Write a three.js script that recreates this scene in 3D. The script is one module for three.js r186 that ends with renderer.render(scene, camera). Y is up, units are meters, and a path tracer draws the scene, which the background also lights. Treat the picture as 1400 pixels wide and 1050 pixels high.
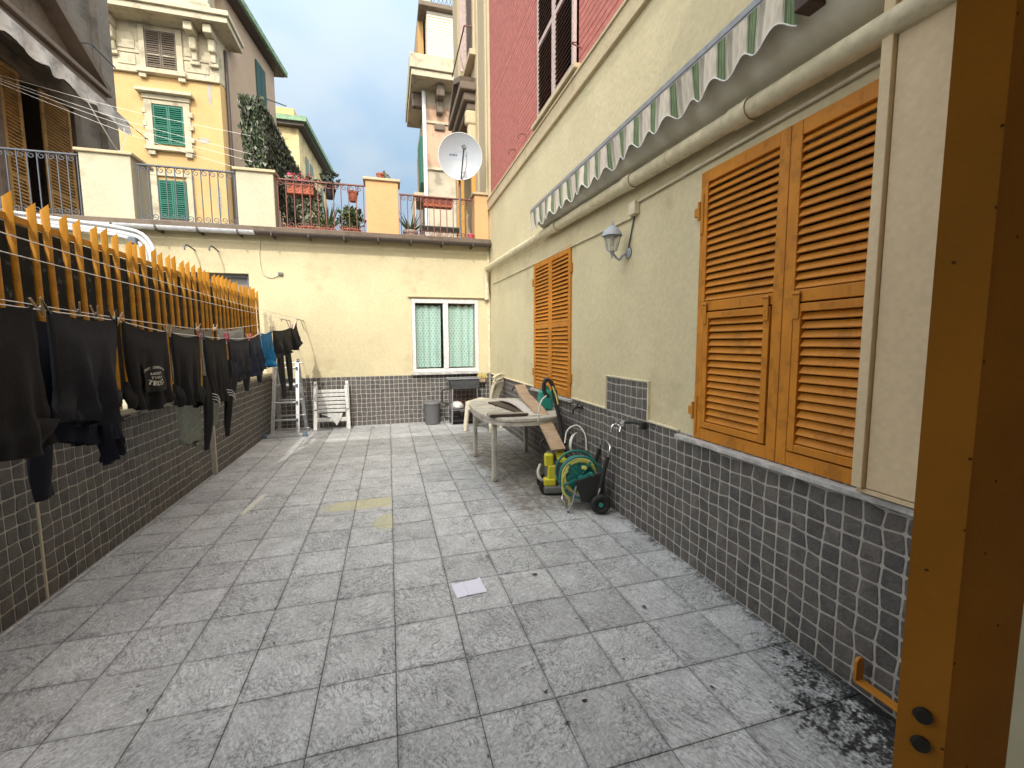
import * as THREE from 'three';
import { RoundedBoxGeometry } from 'three/addons/geometries/RoundedBoxGeometry.js';
import { mergeGeometries } from 'three/addons/utils/BufferGeometryUtils.js';

// ---------------------------------------------------------------- camera, sky, sun, exposure
const scene = new THREE.Scene();
const camera = new THREE.PerspectiveCamera(82.6, 4 / 3, 0.05, 400);
camera.position.set(0, 1.5, 0);
camera.rotation.set(THREE.MathUtils.degToRad(-5.5), THREE.MathUtils.degToRad(-15.67), THREE.MathUtils.degToRad(-0.36), 'YXZ');
const renderer = new THREE.WebGLRenderer({ antialias: true });
renderer.toneMapping = THREE.LinearToneMapping;
renderer.toneMappingExposure = 1.36;
renderer.shadowMap.enabled = true;

const SUN = new THREE.Vector3(-0.2, 0.8, 1.0).normalize();
const sun = new THREE.DirectionalLight(new THREE.Color(1.0, 0.94, 0.84), 2.0);
sun.position.copy(SUN).multiplyScalar(40);
sun.castShadow = true;
sun.shadow.mapSize.set(4096, 4096);
Object.assign(sun.shadow.camera, { left: -22, right: 22, top: 26, bottom: -22, near: 1, far: 110 });
scene.add(sun, sun.target);

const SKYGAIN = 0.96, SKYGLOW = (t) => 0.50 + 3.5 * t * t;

// ---------------------------------------------------------------- noise
function rng(seed) { let a = seed >>> 0; return () => { a = (a + 0x6D2B79F5) | 0; let t = Math.imul(a ^ (a >>> 15), 1 | a); t = (t + Math.imul(t ^ (t >>> 7), 61 | t)) ^ t; return ((t ^ (t >>> 14)) >>> 0) / 4294967296; }; }
const LAT = new Float32Array(65536); { const r = rng(77); for (let i = 0; i < 65536; i++) LAT[i] = r(); }
const lat = (x, y) => LAT[((y & 255) << 8) | (x & 255)];
function vn(x, y) { const xi = Math.floor(x), yi = Math.floor(y); let fx = x - xi, fy = y - yi; fx = fx * fx * (3 - 2 * fx); fy = fy * fy * (3 - 2 * fy);
  const a = lat(xi, yi), b = lat(xi + 1, yi), c = lat(xi, yi + 1), d = lat(xi + 1, yi + 1); return a + (b - a) * fx + (c - a + (a - b - c + d) * fx) * fy; }
function fbm(x, y, o = 4) { let s = 0, a = 0.5, n = 0; for (let i = 0; i < o; i++) { s += a * vn(x, y); n += a; a *= 0.5; x = x * 2.03 + 17.3; y = y * 2.03 + 9.1; } return s / n; }
const sm = (a, b, x) => { const t = Math.min(1, Math.max(0, (x - a) / (b - a))); return t * t * (3 - 2 * t); };
const clamp = (x, a = 0, b = 1) => Math.min(b, Math.max(a, x));
const lerp = (a, b, t) => a + (b - a) * t;

// the sky: thin broken cloud over pale blue, brighter towards the sun as real air is
{
  const W = 1024, H = 512, d = new Float32Array(W * H * 4);
  for (let j = 0; j < H; j++) for (let i = 0; i < W; i++) {
    const phi = ((i + 0.5) / W - 0.5) * 2 * Math.PI, th = ((j + 0.5) / H - 0.5) * Math.PI;
    const y = Math.sin(th), x = Math.cos(th) * Math.cos(phi), z = Math.cos(th) * Math.sin(phi);
    const up = Math.max(y, 0), k = 1 / (up + 0.35);
    const c = fbm(x * k * 2.1 + 40, z * k * 2.1 + 40, 5), c2 = fbm(x * k * 5 + 9, z * k * 5 + 60, 4);
    const cl = sm(0.40, 0.72, c * 0.75 + c2 * 0.25);
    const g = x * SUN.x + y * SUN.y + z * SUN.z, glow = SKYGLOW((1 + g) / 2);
    const hz = Math.pow(1 - up, 3);
    const o = (j * W + i) * 4;
    const base = [lerp(0.36, 0.56, hz), lerp(0.60, 0.74, hz), lerp(0.88, 0.90, hz)], cc = [0.70, 0.82, 0.93], hazeCol = [0.93, 0.90, 0.84];
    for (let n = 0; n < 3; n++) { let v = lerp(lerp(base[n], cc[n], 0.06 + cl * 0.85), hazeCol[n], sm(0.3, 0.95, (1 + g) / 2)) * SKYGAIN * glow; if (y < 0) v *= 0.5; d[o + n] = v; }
    d[o + 3] = 1;
  }
  const t = new THREE.DataTexture(d, W, H, THREE.RGBAFormat, THREE.FloatType);
  t.mapping = THREE.EquirectangularReflectionMapping; t.magFilter = t.minFilter = THREE.LinearFilter; t.wrapS = THREE.RepeatWrapping; t.colorSpace = THREE.LinearSRGBColorSpace; t.needsUpdate = true;
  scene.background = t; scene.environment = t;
}

// ---------------------------------------------------------------- textures and materials
function tex(w, h, fn, srgb = true) {
  const d = new Uint8Array(w * h * 4);
  for (let j = 0; j < h; j++) for (let i = 0; i < w; i++) { const c = fn(i / w, j / h, i, j), o = (j * w + i) * 4; if (typeof c === 'number') d[o] = d[o + 1] = d[o + 2] = clamp(c) * 255; else { d[o] = clamp(c[0]) * 255; d[o + 1] = clamp(c[1]) * 255; d[o + 2] = clamp(c[2]) * 255; } d[o + 3] = 255; }
  const t = new THREE.DataTexture(d, w, h); t.wrapS = t.wrapT = THREE.RepeatWrapping; t.magFilter = THREE.LinearFilter; t.minFilter = THREE.LinearMipmapLinearFilter; t.generateMipmaps = true; if (srgb) t.colorSpace = THREE.SRGBColorSpace; t.needsUpdate = true; return t;
}
// periodic noise on the unit square
function pn(u, v, f, o = 4, sx = 0, sy = 0) { let s = 0, a = 0.5, n = 0; for (let i = 0; i < o; i++) { const F = f << i; const x = u * F, y = v * F, xi = Math.floor(x), yi = Math.floor(y); let fx = x - xi, fy = y - yi; fx = fx * fx * (3 - 2 * fx); fy = fy * fy * (3 - 2 * fy); const X0 = (xi % F) + sx + i * 31, X1 = ((xi + 1) % F) + sx + i * 31, Y0 = (yi % F) + sy + i * 57, Y1 = ((yi + 1) % F) + sy + i * 57; const p = lat(X0, Y0), q = lat(X1, Y0), r = lat(X0, Y1), t = lat(X1, Y1); s += a * (p + (q - p) * fx + (r - p + (p - q - r + t) * fx) * fy); n += a; a *= 0.5; } return s / n; }
const T = {
  stucco: tex(512, 512, (u, v) => { const n = pn(u, v, 4, 5), g = pn(u, v, 64, 2, 90, 40), st = pn(u, v, 3, 4, 140, 11); const k = 0.92 + 0.11 * (n - 0.5) * 2 * 0.4 + 0.06 * (g - 0.5); const s = sm(0.60, 0.78, st) * 0.10; return [k - s * 0.8, k - s * 0.9, k - s]; }),
  stuccoB: tex(512, 512, (u, v) => pn(u, v, 48, 3, 20, 60) * 0.75 + pn(u, v, 8, 2) * 0.25, false),
  grime: tex(512, 512, (u, v) => { const n = pn(u, v, 4, 5, 10, 100), st = pn(u, v, 6, 4, 60, 3), g = pn(u, v, 80, 2, 5, 5); const k = 0.92 + 0.16 * (n - 0.5) - 0.16 * sm(0.55, 0.8, st) + 0.08 * (g - 0.5); return [k, k * 0.995, k * 0.98]; }),
  fine: tex(256, 256, (u, v) => 0.90 + 0.2 * (pn(u, v, 16, 4) - 0.5)),
  fineB: tex(256, 256, (u, v) => pn(u, v, 32, 3, 9, 30), false),
  stone: tex(256, 256, (u, v) => { const n = pn(u, v, 6, 5, 30, 30), f = pn(u, v, 40, 3, 1, 2); const k = 0.80 + 0.34 * (n - 0.5) + 0.16 * (f - 0.5); return [k, k, k * 1.0]; }),
  wood: tex(256, 256, (u, v) => { const w = pn(u, v, 4, 3), g = vn(u * 6 + w * 3, v * 120); const k = 0.82 + 0.22 * (g - 0.5) + 0.2 * (w - 0.5); return [k, k * 0.98, k * 0.95]; }),
  cloth: tex(256, 256, (u, v) => { const n = pn(u, v, 8, 4); const t = 0.5 + 0.5 * Math.sin(u * 256 * Math.PI / 2) * Math.sin(v * 256 * Math.PI / 2); return 0.82 + 0.22 * (n - 0.5) + 0.08 * t; }),
  paint: tex(512, 512, (u, v) => { const b = pn(u, v, 4, 4, 3, 77), st = pn(u, (v * 0.125) % 1, 64, 2, 7, 7), c = pn(u, v, 24, 3, 50, 20), d = pn(u, v, 9, 3, 12, 60); const k = 0.93 + 0.16 * (b - 0.5) + 0.07 * (st - 0.5) - 0.06 * sm(0.70, 0.82, c) - 0.09 * sm(0.6, 0.75, d); return [k, k * (0.99 + 0.02 * b), k]; }),
  speck: tex(512, 512, (u, v) => { const b = pn(u, v, 4, 4, 3, 77), g = pn(u, v, 128, 2, 8, 8); const k = 0.93 + 0.14 * (b - 0.5) + 0.05 * (g - 0.5); const i = Math.floor(u * 26), j = Math.floor(v * 26), h = lat(i + 60, j + 90), du = (u * 26) % 1 - 0.5 - (lat(i, j + 7) - 0.5) * 0.6, dv = (v * 26) % 1 - 0.5 - (lat(i + 9, j) - 0.5) * 0.6; const s = h > 0.965 ? 0.7 * sm(0.16, 0.07, Math.hypot(du * 1.3, dv)) : 0; return [k * (1 - s), k * (1 - s), k * (1 - s)]; }),
  leaf: tex(64, 64, (u, v) => { const k = 0.8 + 0.4 * (pn(u, v, 8, 3) - 0.5); return [k, k, k]; }),
};
function mat(rgb, rough = 0.85, o = {}) {   // rgb: linear base colour
  const { m = 0, map, bump, bs = 0.002, ...rest } = o;
  const M = new (rest.clearcoat || rest.transmission || rest.sheen ? THREE.MeshPhysicalMaterial : THREE.MeshStandardMaterial)({ color: new THREE.Color().setRGB(...rgb), roughness: rough, ...rest });
  if (map) M.map = map; if (bump) { M.bumpMap = bump; M.bumpScale = bs; }
  M.userData.m = m; return M;
}
const S = (o) => ({ m: 1.6, map: T.stucco, bump: T.stuccoB, bs: 0.003, ...o });
const M = {
  creamBack: mat([0.68, 0.60, 0.385], 0.92, S()), creamRight: mat([0.68, 0.60, 0.385], 0.92, S()), creamTrim: mat([0.78, 0.70, 0.50], 0.8, { m: 1, map: T.fine }),
  pillarOrange: mat([0.70, 0.42, 0.20], 0.92, S()), pillarCream: mat([0.55, 0.52, 0.38], 0.92, S()),
  red: mat([0.54, 0.18, 0.15], 0.85, { m: 0.7, map: T.fine }), band: mat([0.60, 0.50, 0.32], 0.9, S()),
  orange: mat([0.58, 0.215, 0.012], 0.6, { m: 0.6, map: T.paint, bump: T.fineB, bs: 0.0006 }), orangeSteel: mat([0.52, 0.205, 0.013], 0.55, { m: 0.6, map: T.speck, bump: T.fineB, bs: 0.0004 }),
  orangeFence: mat([0.58, 0.265, 0.018], 0.55, { m: 0.5, map: T.paint }),
  grout: mat([0.50, 0.47, 0.43], 0.95, { m: 0.3, map: T.fine }), marble: mat([0.72, 0.71, 0.70], 0.4, { m: 0.5, map: T.stone }),
  joint: mat([0.10, 0.095, 0.09], 0.95, { m: 0.4, map: T.stone }),
  white: mat([0.80, 0.80, 0.79], 0.45, { m: 0.5, map: T.fine }), whitePlastic: mat([0.78, 0.78, 0.76], 0.4, { m: 0.4, map: T.fine }), creamPlastic: mat([0.74, 0.68, 0.53], 0.45, { m: 0.4, map: T.fine }),
  greyPlastic: mat([0.56, 0.53, 0.48], 0.5, { m: 0.6, map: T.grime }), pvc: mat([0.74, 0.66, 0.45], 0.55, { m: 0.6, map: T.fine }),
  alu: mat([0.72, 0.73, 0.75], 0.35, { metalness: 0.75, m: 0.3, map: T.fine }), chrome: mat([0.75, 0.75, 0.76], 0.18, { metalness: 1 }), zinc: mat([0.42, 0.43, 0.45], 0.5, { metalness: 0.4, m: 0.5, map: T.fine }),
  black: mat([0.02, 0.02, 0.021], 0.5), rubber: mat([0.018, 0.018, 0.019], 0.75, { m: 0.2, map: T.fine }), iron: mat([0.10, 0.115, 0.14], 0.6), ironRust: mat([0.20, 0.085, 0.07], 0.7),
  darkBrown: mat([0.075, 0.055, 0.045], 0.6, { m: 0.5, map: T.fine }), dark: mat([0.012, 0.012, 0.014], 0.9), darkSlat: mat([0.10, 0.055, 0.04], 0.7, { m: 0.4, map: T.fine }), paleFrame: mat([0.60, 0.46, 0.43], 0.7, { m: 0.4, map: T.fine }),
  bin: mat([0.115, 0.115, 0.12], 0.42), teal: mat([0.015, 0.16, 0.145], 0.42), tealLight: mat([0.02, 0.24, 0.19], 0.38), yellowPlastic: mat([0.55, 0.50, 0.03], 0.42), hoseYellow: mat([0.62, 0.58, 0.16], 0.5), hoseWhite: mat([0.68, 0.68, 0.62], 0.45), greyDark: mat([0.13, 0.135, 0.14], 0.5),
  boardPale: mat([0.58, 0.43, 0.30], 0.75, { m: 0.5, map: T.wood }), boardDark: mat([0.07, 0.05, 0.04], 0.55, { m: 0.4, map: T.wood }), boardWhite: mat([0.66, 0.62, 0.58], 0.6, { m: 0.4, map: T.fine }), boardGrey: mat([0.40, 0.36, 0.31], 0.65, { m: 0.4, map: T.wood }),
  terracotta: mat([0.46, 0.13, 0.07], 0.8, { m: 0.2, map: T.fine }), soil: mat([0.05, 0.035, 0.025], 1),
  yellowWall: mat([0.64, 0.43, 0.19], 0.95, { m: 3, map: T.stucco, bump: T.stuccoB, bs: 0.006 }), paleTrim: mat([0.58, 0.52, 0.38], 0.9, { m: 2, map: T.grime }), tanWall: mat([0.46, 0.34, 0.235], 0.95, { m: 3, map: T.stucco }), greyWall: mat([0.21, 0.19, 0.165], 0.95, { m: 2.4, map: T.grime, bump: T.stuccoB, bs: 0.01 }), greyTrim: mat([0.19, 0.15, 0.115], 0.9, { m: 1.4, map: T.grime }),
  greenShutter: mat([0.012, 0.155, 0.10], 0.6, { m: 0.5, map: T.fine }), greenTrim: mat([0.24, 0.38, 0.24], 0.8, { m: 1, map: T.grime }), brownShutter: mat([0.17, 0.135, 0.10], 0.8, { m: 0.5, map: T.fine }), oliveWall: mat([0.48, 0.40, 0.26], 0.93, { m: 2, map: T.stucco }), greyPlaster: mat([0.55, 0.48, 0.37], 0.95, { m: 2.4, map: T.grime }), brickPink: mat([0.60, 0.40, 0.28], 0.95, { m: 2, map: T.grime }), paleTile: mat([0.76, 0.69, 0.56], 0.7, { m: 1, map: T.fine }),
  asphalt: mat([0.10, 0.10, 0.10], 0.95, { m: 2, map: T.stone }), terrace: mat([0.30, 0.24, 0.19], 0.9, { m: 1, map: T.grime }),
  leafDark: mat([0.026, 0.036, 0.017], 0.6), leafMid: mat([0.06, 0.095, 0.03], 0.6), leafPale: mat([0.22, 0.24, 0.17], 0.7), petalPink: mat([0.55, 0.10, 0.14], 0.7),
  dish: mat([0.38, 0.42, 0.455], 0.4), rope: mat([0.80, 0.78, 0.72], 0.7), wood: mat([0.55, 0.40, 0.22], 0.75, { m: 0.1, map: T.wood }), pegRed: mat([0.55, 0.06, 0.12], 0.5), pegGreen: mat([0.03, 0.25, 0.22], 0.5), stick: mat([0.45, 0.40, 0.36], 0.8),
};

// ---------------------------------------------------------------- geometry helpers
const V = (x, y, z) => new THREE.Vector3(x, y, z);
function B(x0, x1, y0, y1, z0, z1) { const g = new THREE.BoxGeometry(Math.abs(x1 - x0), Math.abs(y1 - y0), Math.abs(z1 - z0)); g.translate((x0 + x1) / 2, (y0 + y1) / 2, (z0 + z1) / 2); return g; }
function RB(x0, x1, y0, y1, z0, z1, r = 0.006, s = 2) { const w = Math.abs(x1 - x0), h = Math.abs(y1 - y0), d = Math.abs(z1 - z0); const g = new RoundedBoxGeometry(w, h, d, s, Math.min(r, w * 0.49, h * 0.49, d * 0.49)); g.translate((x0 + x1) / 2, (y0 + y1) / 2, (z0 + z1) / 2); return g; }
function rod(a, b, r0, r1 = r0, n = 8) { const A = Array.isArray(a) ? V(...a) : a, C = Array.isArray(b) ? V(...b) : b; const d = C.clone().sub(A), L = d.length(); const g = new THREE.CylinderGeometry(r1, r0, L, n, 1); g.translate(0, L / 2, 0); g.applyQuaternion(new THREE.Quaternion().setFromUnitVectors(V(0, 1, 0), d.divideScalar(L))); g.translate(A.x, A.y, A.z); return g; }
function bar(a, b, w, h, up = [0, 1, 0], r = 0) { const A = V(...a), C = V(...b), d = C.clone().sub(A), L = d.length(); d.normalize(); const g = r ? new RoundedBoxGeometry(w, h, L, 2, r) : new THREE.BoxGeometry(w, h, L); const u = V(...up), x = u.clone().cross(d).normalize(), y = d.clone().cross(x); g.applyMatrix4(new THREE.Matrix4().makeBasis(x, y, d)); const m = A.add(C).multiplyScalar(0.5); g.translate(m.x, m.y, m.z); return g; }
function tube(pts, r, seg = 24, n = 8, closed = false) { return new THREE.TubeGeometry(new THREE.CatmullRomCurve3(pts.map((p) => (p.isVector3 ? p : V(...p))), closed, 'centripetal'), seg, r, n, closed); }
function lathe(prof, n = 20, at = [0, 0, 0]) { const g = new THREE.LatheGeometry(prof.map(([x, y]) => new THREE.Vector2(x, y)), n); g.translate(...at); return g; }
function merge(l) { const out = l.map((g) => { const h = g.index ? g.toNonIndexed() : g; for (const k of Object.keys(h.attributes)) if (!['position', 'normal', 'uv'].includes(k)) h.deleteAttribute(k); if (!h.attributes.uv) h.setAttribute('uv', new THREE.BufferAttribute(new Float32Array(h.attributes.position.count * 2), 2)); h.morphAttributes = {}; return h; }); return out.length === 1 ? out[0] : mergeGeometries(out, false); }
function boxUV(g, s) { const p = g.attributes.position, n = g.attributes.normal, uv = new Float32Array(p.count * 2); for (let i = 0; i < p.count; i++) { const ax = Math.abs(n.getX(i)), ay = Math.abs(n.getY(i)), az = Math.abs(n.getZ(i)); let u, v; if (ax >= ay && ax >= az) { u = p.getZ(i); v = p.getY(i); } else if (ay >= az) { u = p.getX(i); v = p.getZ(i); } else { u = p.getX(i); v = p.getY(i); } uv[i * 2] = u / s + 0.37; uv[i * 2 + 1] = v / s + 0.13; } g.setAttribute('uv', new THREE.BufferAttribute(uv, 2)); return g; }
function ext(pts, depth, holes = [], bevel = 0) { const s = new THREE.Shape(pts.map((p) => new THREE.Vector2(...p))); for (const h of holes) s.holes.push(new THREE.Path(h.map((p) => new THREE.Vector2(...p)))); return new THREE.ExtrudeGeometry(s, { depth, bevelEnabled: bevel > 0, bevelSize: bevel, bevelThickness: bevel, bevelSegments: 2, curveSegments: 10 }); }
const rect = (u0, u1, v0, v1) => [[u0, v0], [u1, v0], [u1, v1], [u0, v1]];
// extrusion whose shape plane is (depth = -z, y); thickness runs along +x from x0
const xwall = (pts, holes, x0, t) => { const g = ext(pts, t, holes); g.rotateY(Math.PI / 2); g.translate(x0, 0, 0); return g; };
const zwall = (pts, holes, z0, t) => { const g = ext(pts, t, holes); g.translate(0, 0, z0 - t); return g; };   // front face at z0

const used = {};
function numbered(n) { if (!(n in used)) { used[n] = 0; return n; } used[n]++; return n + '_' + String(used[n]).padStart(3, '0'); }
function dress(o) { o.traverse((c) => { if (c.isMesh) { c.castShadow = true; c.receiveShadow = true; } }); return o; }
function part(name, g, material, parent, label) {
  if (Array.isArray(g)) g = merge(g);
  if (material.userData.m && !g.userData.keepUV) boxUV(g, material.userData.m);
  const o = new THREE.Mesh(g, material); o.name = name; o.castShadow = o.receiveShadow = true; if (label) o.userData.label = label; if (parent) parent.add(o); return o;
}
function thing(name, label, category, pos = [0, 0, 0], turn = 0, group) { const o = new THREE.Group(); o.name = numbered(name); o.position.set(...pos); o.rotation.y = turn; o.userData = { label, category }; if (group) o.userData.group = group; scene.add(o); return o; }
function single(name, g, material, label, category, group, pos = [0, 0, 0], turn = 0) { const o = part(numbered(name), g, material, null); o.position.set(...pos); o.rotation.y = turn; o.userData = { label, category }; if (group) o.userData.group = group; scene.add(o); return o; }
function struct(name, g, material) { const o = part(numbered(name), g, material, null); o.userData = { kind: 'structure' }; scene.add(o); return o; }
// ---------------------------------------------------------------- the courtyard floor
const XR = 1.9, XL = -2.0, ZB = -8.3;
struct('ground', B(-60, 60, -0.3, -0.03, -120, 30), M.asphalt);
const TX = 0.3245, TZ = 0.34, OX = -0.015, OZ = -1.603;
const floorMap = (() => {
  const W = 2048, H = 2048, rot = rng(5), id = [];
  for (let i = 0; i < 1024; i++) id.push([Math.floor(rot() * 4), rot() * 40, rot() * 40, rot()]);
  const t = tex(W, H, (u, v) => {
    const x = -2.05 + u * 4.05, z = -8.45 + v * 8.6;
    const fx = (x - OX) / TX, fz = (z - OZ) / TZ, ci = Math.floor(fx), cj = Math.floor(fz), h = id[((ci + 40) * 37 + (cj + 60) * 101) & 1023];
    let a = fx - ci, b = fz - cj; for (let q = 0; q < h[0]; q++) [a, b] = [b, 1 - a];
    const px = a * 0.33 + h[1], pz = b * 0.33 + h[2];
    const w1 = fbm(px * 9, pz * 9, 3) - 0.5, w2 = fbm(px * 9 + 31, pz * 9 + 7, 3) - 0.5;
    const qx = px * 40 + w1 * 5, qz = pz * 75 + w2 * 5 + px * 30;
    const r1 = Math.abs(fbm(qx, qz, 3) - 0.5), r2 = Math.abs(fbm(qz * 0.6 + 50, qx * 1.2 + 9, 3) - 0.5), gr = vn(x * 520, z * 420), gr2 = fbm(x * 130, z * 130, 2);
    let k = 0.672 + (h[3] - 0.5) * 0.07 + (fbm(x * 0.9 + 4, z * 0.9, 3) - 0.5) * 0.12 + w1 * 0.12 + (gr - 0.5) * 0.13 + (gr2 - 0.5) * 0.16;
    k -= 0.22 * (1 - sm(0.0, 0.05, r1)) * sm(0.42, 0.62, fbm(px * 7 + 3, pz * 7, 2)); k -= 0.10 * (1 - sm(0, 0.05, r2)); k += 0.06 * sm(0.10, 0.2, r1);
    let c = [k * 0.99, k, k * 1.012];
    // joints' grime creeping over the tile edges, uneven
    const e = Math.min(fx - ci, ci + 1 - fx, fz - cj, cj + 1 - fz) * 0.33, gn = fbm(x * 24, z * 24, 3);
    const eg = (1 - sm(0.002, 0.012 + 0.02 * gn, e)) * 0.14 * gn; c = c.map((q) => q - eg);
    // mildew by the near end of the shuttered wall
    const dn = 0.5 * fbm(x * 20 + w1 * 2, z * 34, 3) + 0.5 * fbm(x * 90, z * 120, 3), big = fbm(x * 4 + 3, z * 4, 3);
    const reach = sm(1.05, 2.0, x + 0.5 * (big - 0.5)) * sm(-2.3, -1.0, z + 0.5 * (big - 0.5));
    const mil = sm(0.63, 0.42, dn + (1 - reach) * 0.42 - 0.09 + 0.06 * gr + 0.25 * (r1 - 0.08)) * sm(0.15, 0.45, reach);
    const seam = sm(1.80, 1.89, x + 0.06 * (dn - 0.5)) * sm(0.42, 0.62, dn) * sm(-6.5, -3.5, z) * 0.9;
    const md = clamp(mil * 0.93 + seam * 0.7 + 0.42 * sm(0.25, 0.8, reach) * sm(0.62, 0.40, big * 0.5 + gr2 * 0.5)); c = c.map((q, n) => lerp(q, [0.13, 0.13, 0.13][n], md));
    // brown dirt washed out under the table and the hose reel
    const bn = fbm(x * 5 + 8, z * 5 + 2, 4), bf = fbm(x * 22, z * 22, 3);
    const dirt = sm(0.92, 1.12, x + 0.35 * (bn - 0.5)) * sm(-7.3, -6.4, z + (bn - 0.5)) * sm(-3.2, -3.9, z + 0.7 * (bn - 0.5)) * (0.35 + 0.65 * sm(0.36, 0.6, bf));
    c = c.map((q, n) => lerp(q, [0.36, 0.335, 0.30][n] + 0.2 * (bf - 0.5), dirt * 0.72));
    // two pale yellow patches that end at a joint, and a narrow whitish streak
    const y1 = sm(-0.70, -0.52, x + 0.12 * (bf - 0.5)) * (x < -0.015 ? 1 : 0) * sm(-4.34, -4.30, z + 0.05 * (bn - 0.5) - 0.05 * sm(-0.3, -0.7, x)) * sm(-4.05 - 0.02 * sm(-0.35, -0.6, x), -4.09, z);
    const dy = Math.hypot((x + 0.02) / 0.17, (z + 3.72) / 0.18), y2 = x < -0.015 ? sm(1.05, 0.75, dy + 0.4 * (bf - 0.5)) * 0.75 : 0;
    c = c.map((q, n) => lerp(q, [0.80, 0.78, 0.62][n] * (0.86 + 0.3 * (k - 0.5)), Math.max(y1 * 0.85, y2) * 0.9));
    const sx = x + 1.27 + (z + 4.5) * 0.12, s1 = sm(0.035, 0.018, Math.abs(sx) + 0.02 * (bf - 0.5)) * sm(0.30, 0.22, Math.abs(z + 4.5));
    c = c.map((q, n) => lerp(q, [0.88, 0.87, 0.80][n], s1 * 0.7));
    return c;
  });
  t.wrapS = t.wrapT = THREE.ClampToEdgeWrapping; return t;
})();
const slateBump = tex(512, 512, (u, v) => { const w = pn(u, v, 6, 3) - 0.5; return 0.5 + 0.5 * (pn(u, v, 12, 4, 3, 8) - 0.5) + 0.6 * w * (pn(u, v, 40, 2, 40, 1) - 0.2); }, false);
slateBump.repeat.set(4, 8.4);
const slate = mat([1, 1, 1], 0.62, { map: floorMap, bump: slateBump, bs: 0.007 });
{
  const base = [B(XL - 0.1, XR + 0.1, -0.028, -0.007, ZB - 0.05, 0.6)];
  const floor = struct('floor', base, M.joint);
  const r = rng(11), gap = 0.0016, ch = 0.002;
  for (let j = -20; j <= 1; j++) for (let i = -7; i <= 6; i++) {
    const x0 = Math.max(OX + i * TX + gap, XL + 0.001), x1 = Math.min(OX + (i + 1) * TX - gap, XR - 0.002), z0 = Math.max(OZ + j * TZ + gap, ZB + 0.001), z1 = OZ + (j + 1) * TZ - gap;
    if (x1 - x0 < 0.02 || z1 - z0 < 0.02) continue;
    const yt = (r() - 0.5) * 0.0012, tl = (r() - 0.5) * 0.0012, y0 = -0.0075, yc = -0.0015;
    const P = [[x0, z0], [x1, z0], [x1, z1], [x0, z1]], Q = [[x0 + ch, z0 + ch], [x1 - ch, z0 + ch], [x1 - ch, z1 - ch], [x0 + ch, z1 - ch]];
    const pos = [], quad = (a, b, c, d) => pos.push(...a, ...b, ...c, ...a, ...c, ...d);
    const pt = ([x, z], y) => [x, y, z], top = Q.map((q, n) => pt(q, yt + (n % 2 ? tl : -tl)));
    quad(top[3], top[2], top[1], top[0]);
    for (let n = 0; n < 4; n++) { const m = (n + 1) % 4; quad(pt(P[n], yc), pt(Q[n], yt + (n % 2 ? tl : -tl)), pt(Q[m], yt + (m % 2 ? tl : -tl)), pt(P[m], yc)); quad(pt(P[n], y0), pt(P[n], yc), pt(P[m], yc), pt(P[m], y0)); }
    const g = new THREE.BufferGeometry(); g.setAttribute('position', new THREE.Float32BufferAttribute(pos, 3)); g.computeVertexNormals();
    const uv = []; for (let n = 0; n < pos.length; n += 3) uv.push((pos[n] + 2.05) / 4.05, (pos[n + 2] + 8.45) / 8.6); g.setAttribute('uv', new THREE.Float32BufferAttribute(uv, 2));
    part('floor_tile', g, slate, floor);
  }
  const g = B(XL, XR, -0.006, 0, OZ + 2 * TZ + gap, 0.6); g.userData.keepUV = true; const p = g.attributes.position, uv = []; for (let n = 0; n < p.count; n++) uv.push((p.getX(n) + 2.05) / 4.05, clamp((p.getZ(n) + 8.45) / 8.6)); g.setAttribute('uv', new THREE.Float32BufferAttribute(uv, 2));
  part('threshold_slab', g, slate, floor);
}

// ---------------------------------------------------------------- cobble-pattern wall tiles
const cobbleMats = [[0.165, 0.156, 0.147], [0.145, 0.139, 0.133], [0.19, 0.175, 0.163], [0.175, 0.160, 0.15], [0.135, 0.131, 0.128]].map((c) => mat(c, 0.7, { m: 0.35, map: T.stone, bump: T.fineB, bs: 0.003 }));
const farCobble = mat([1, 1, 1], 0.7, { m: 0.35, map: T.stone, bump: T.fineB, bs: 0.003, vertexColors: true });
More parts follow.
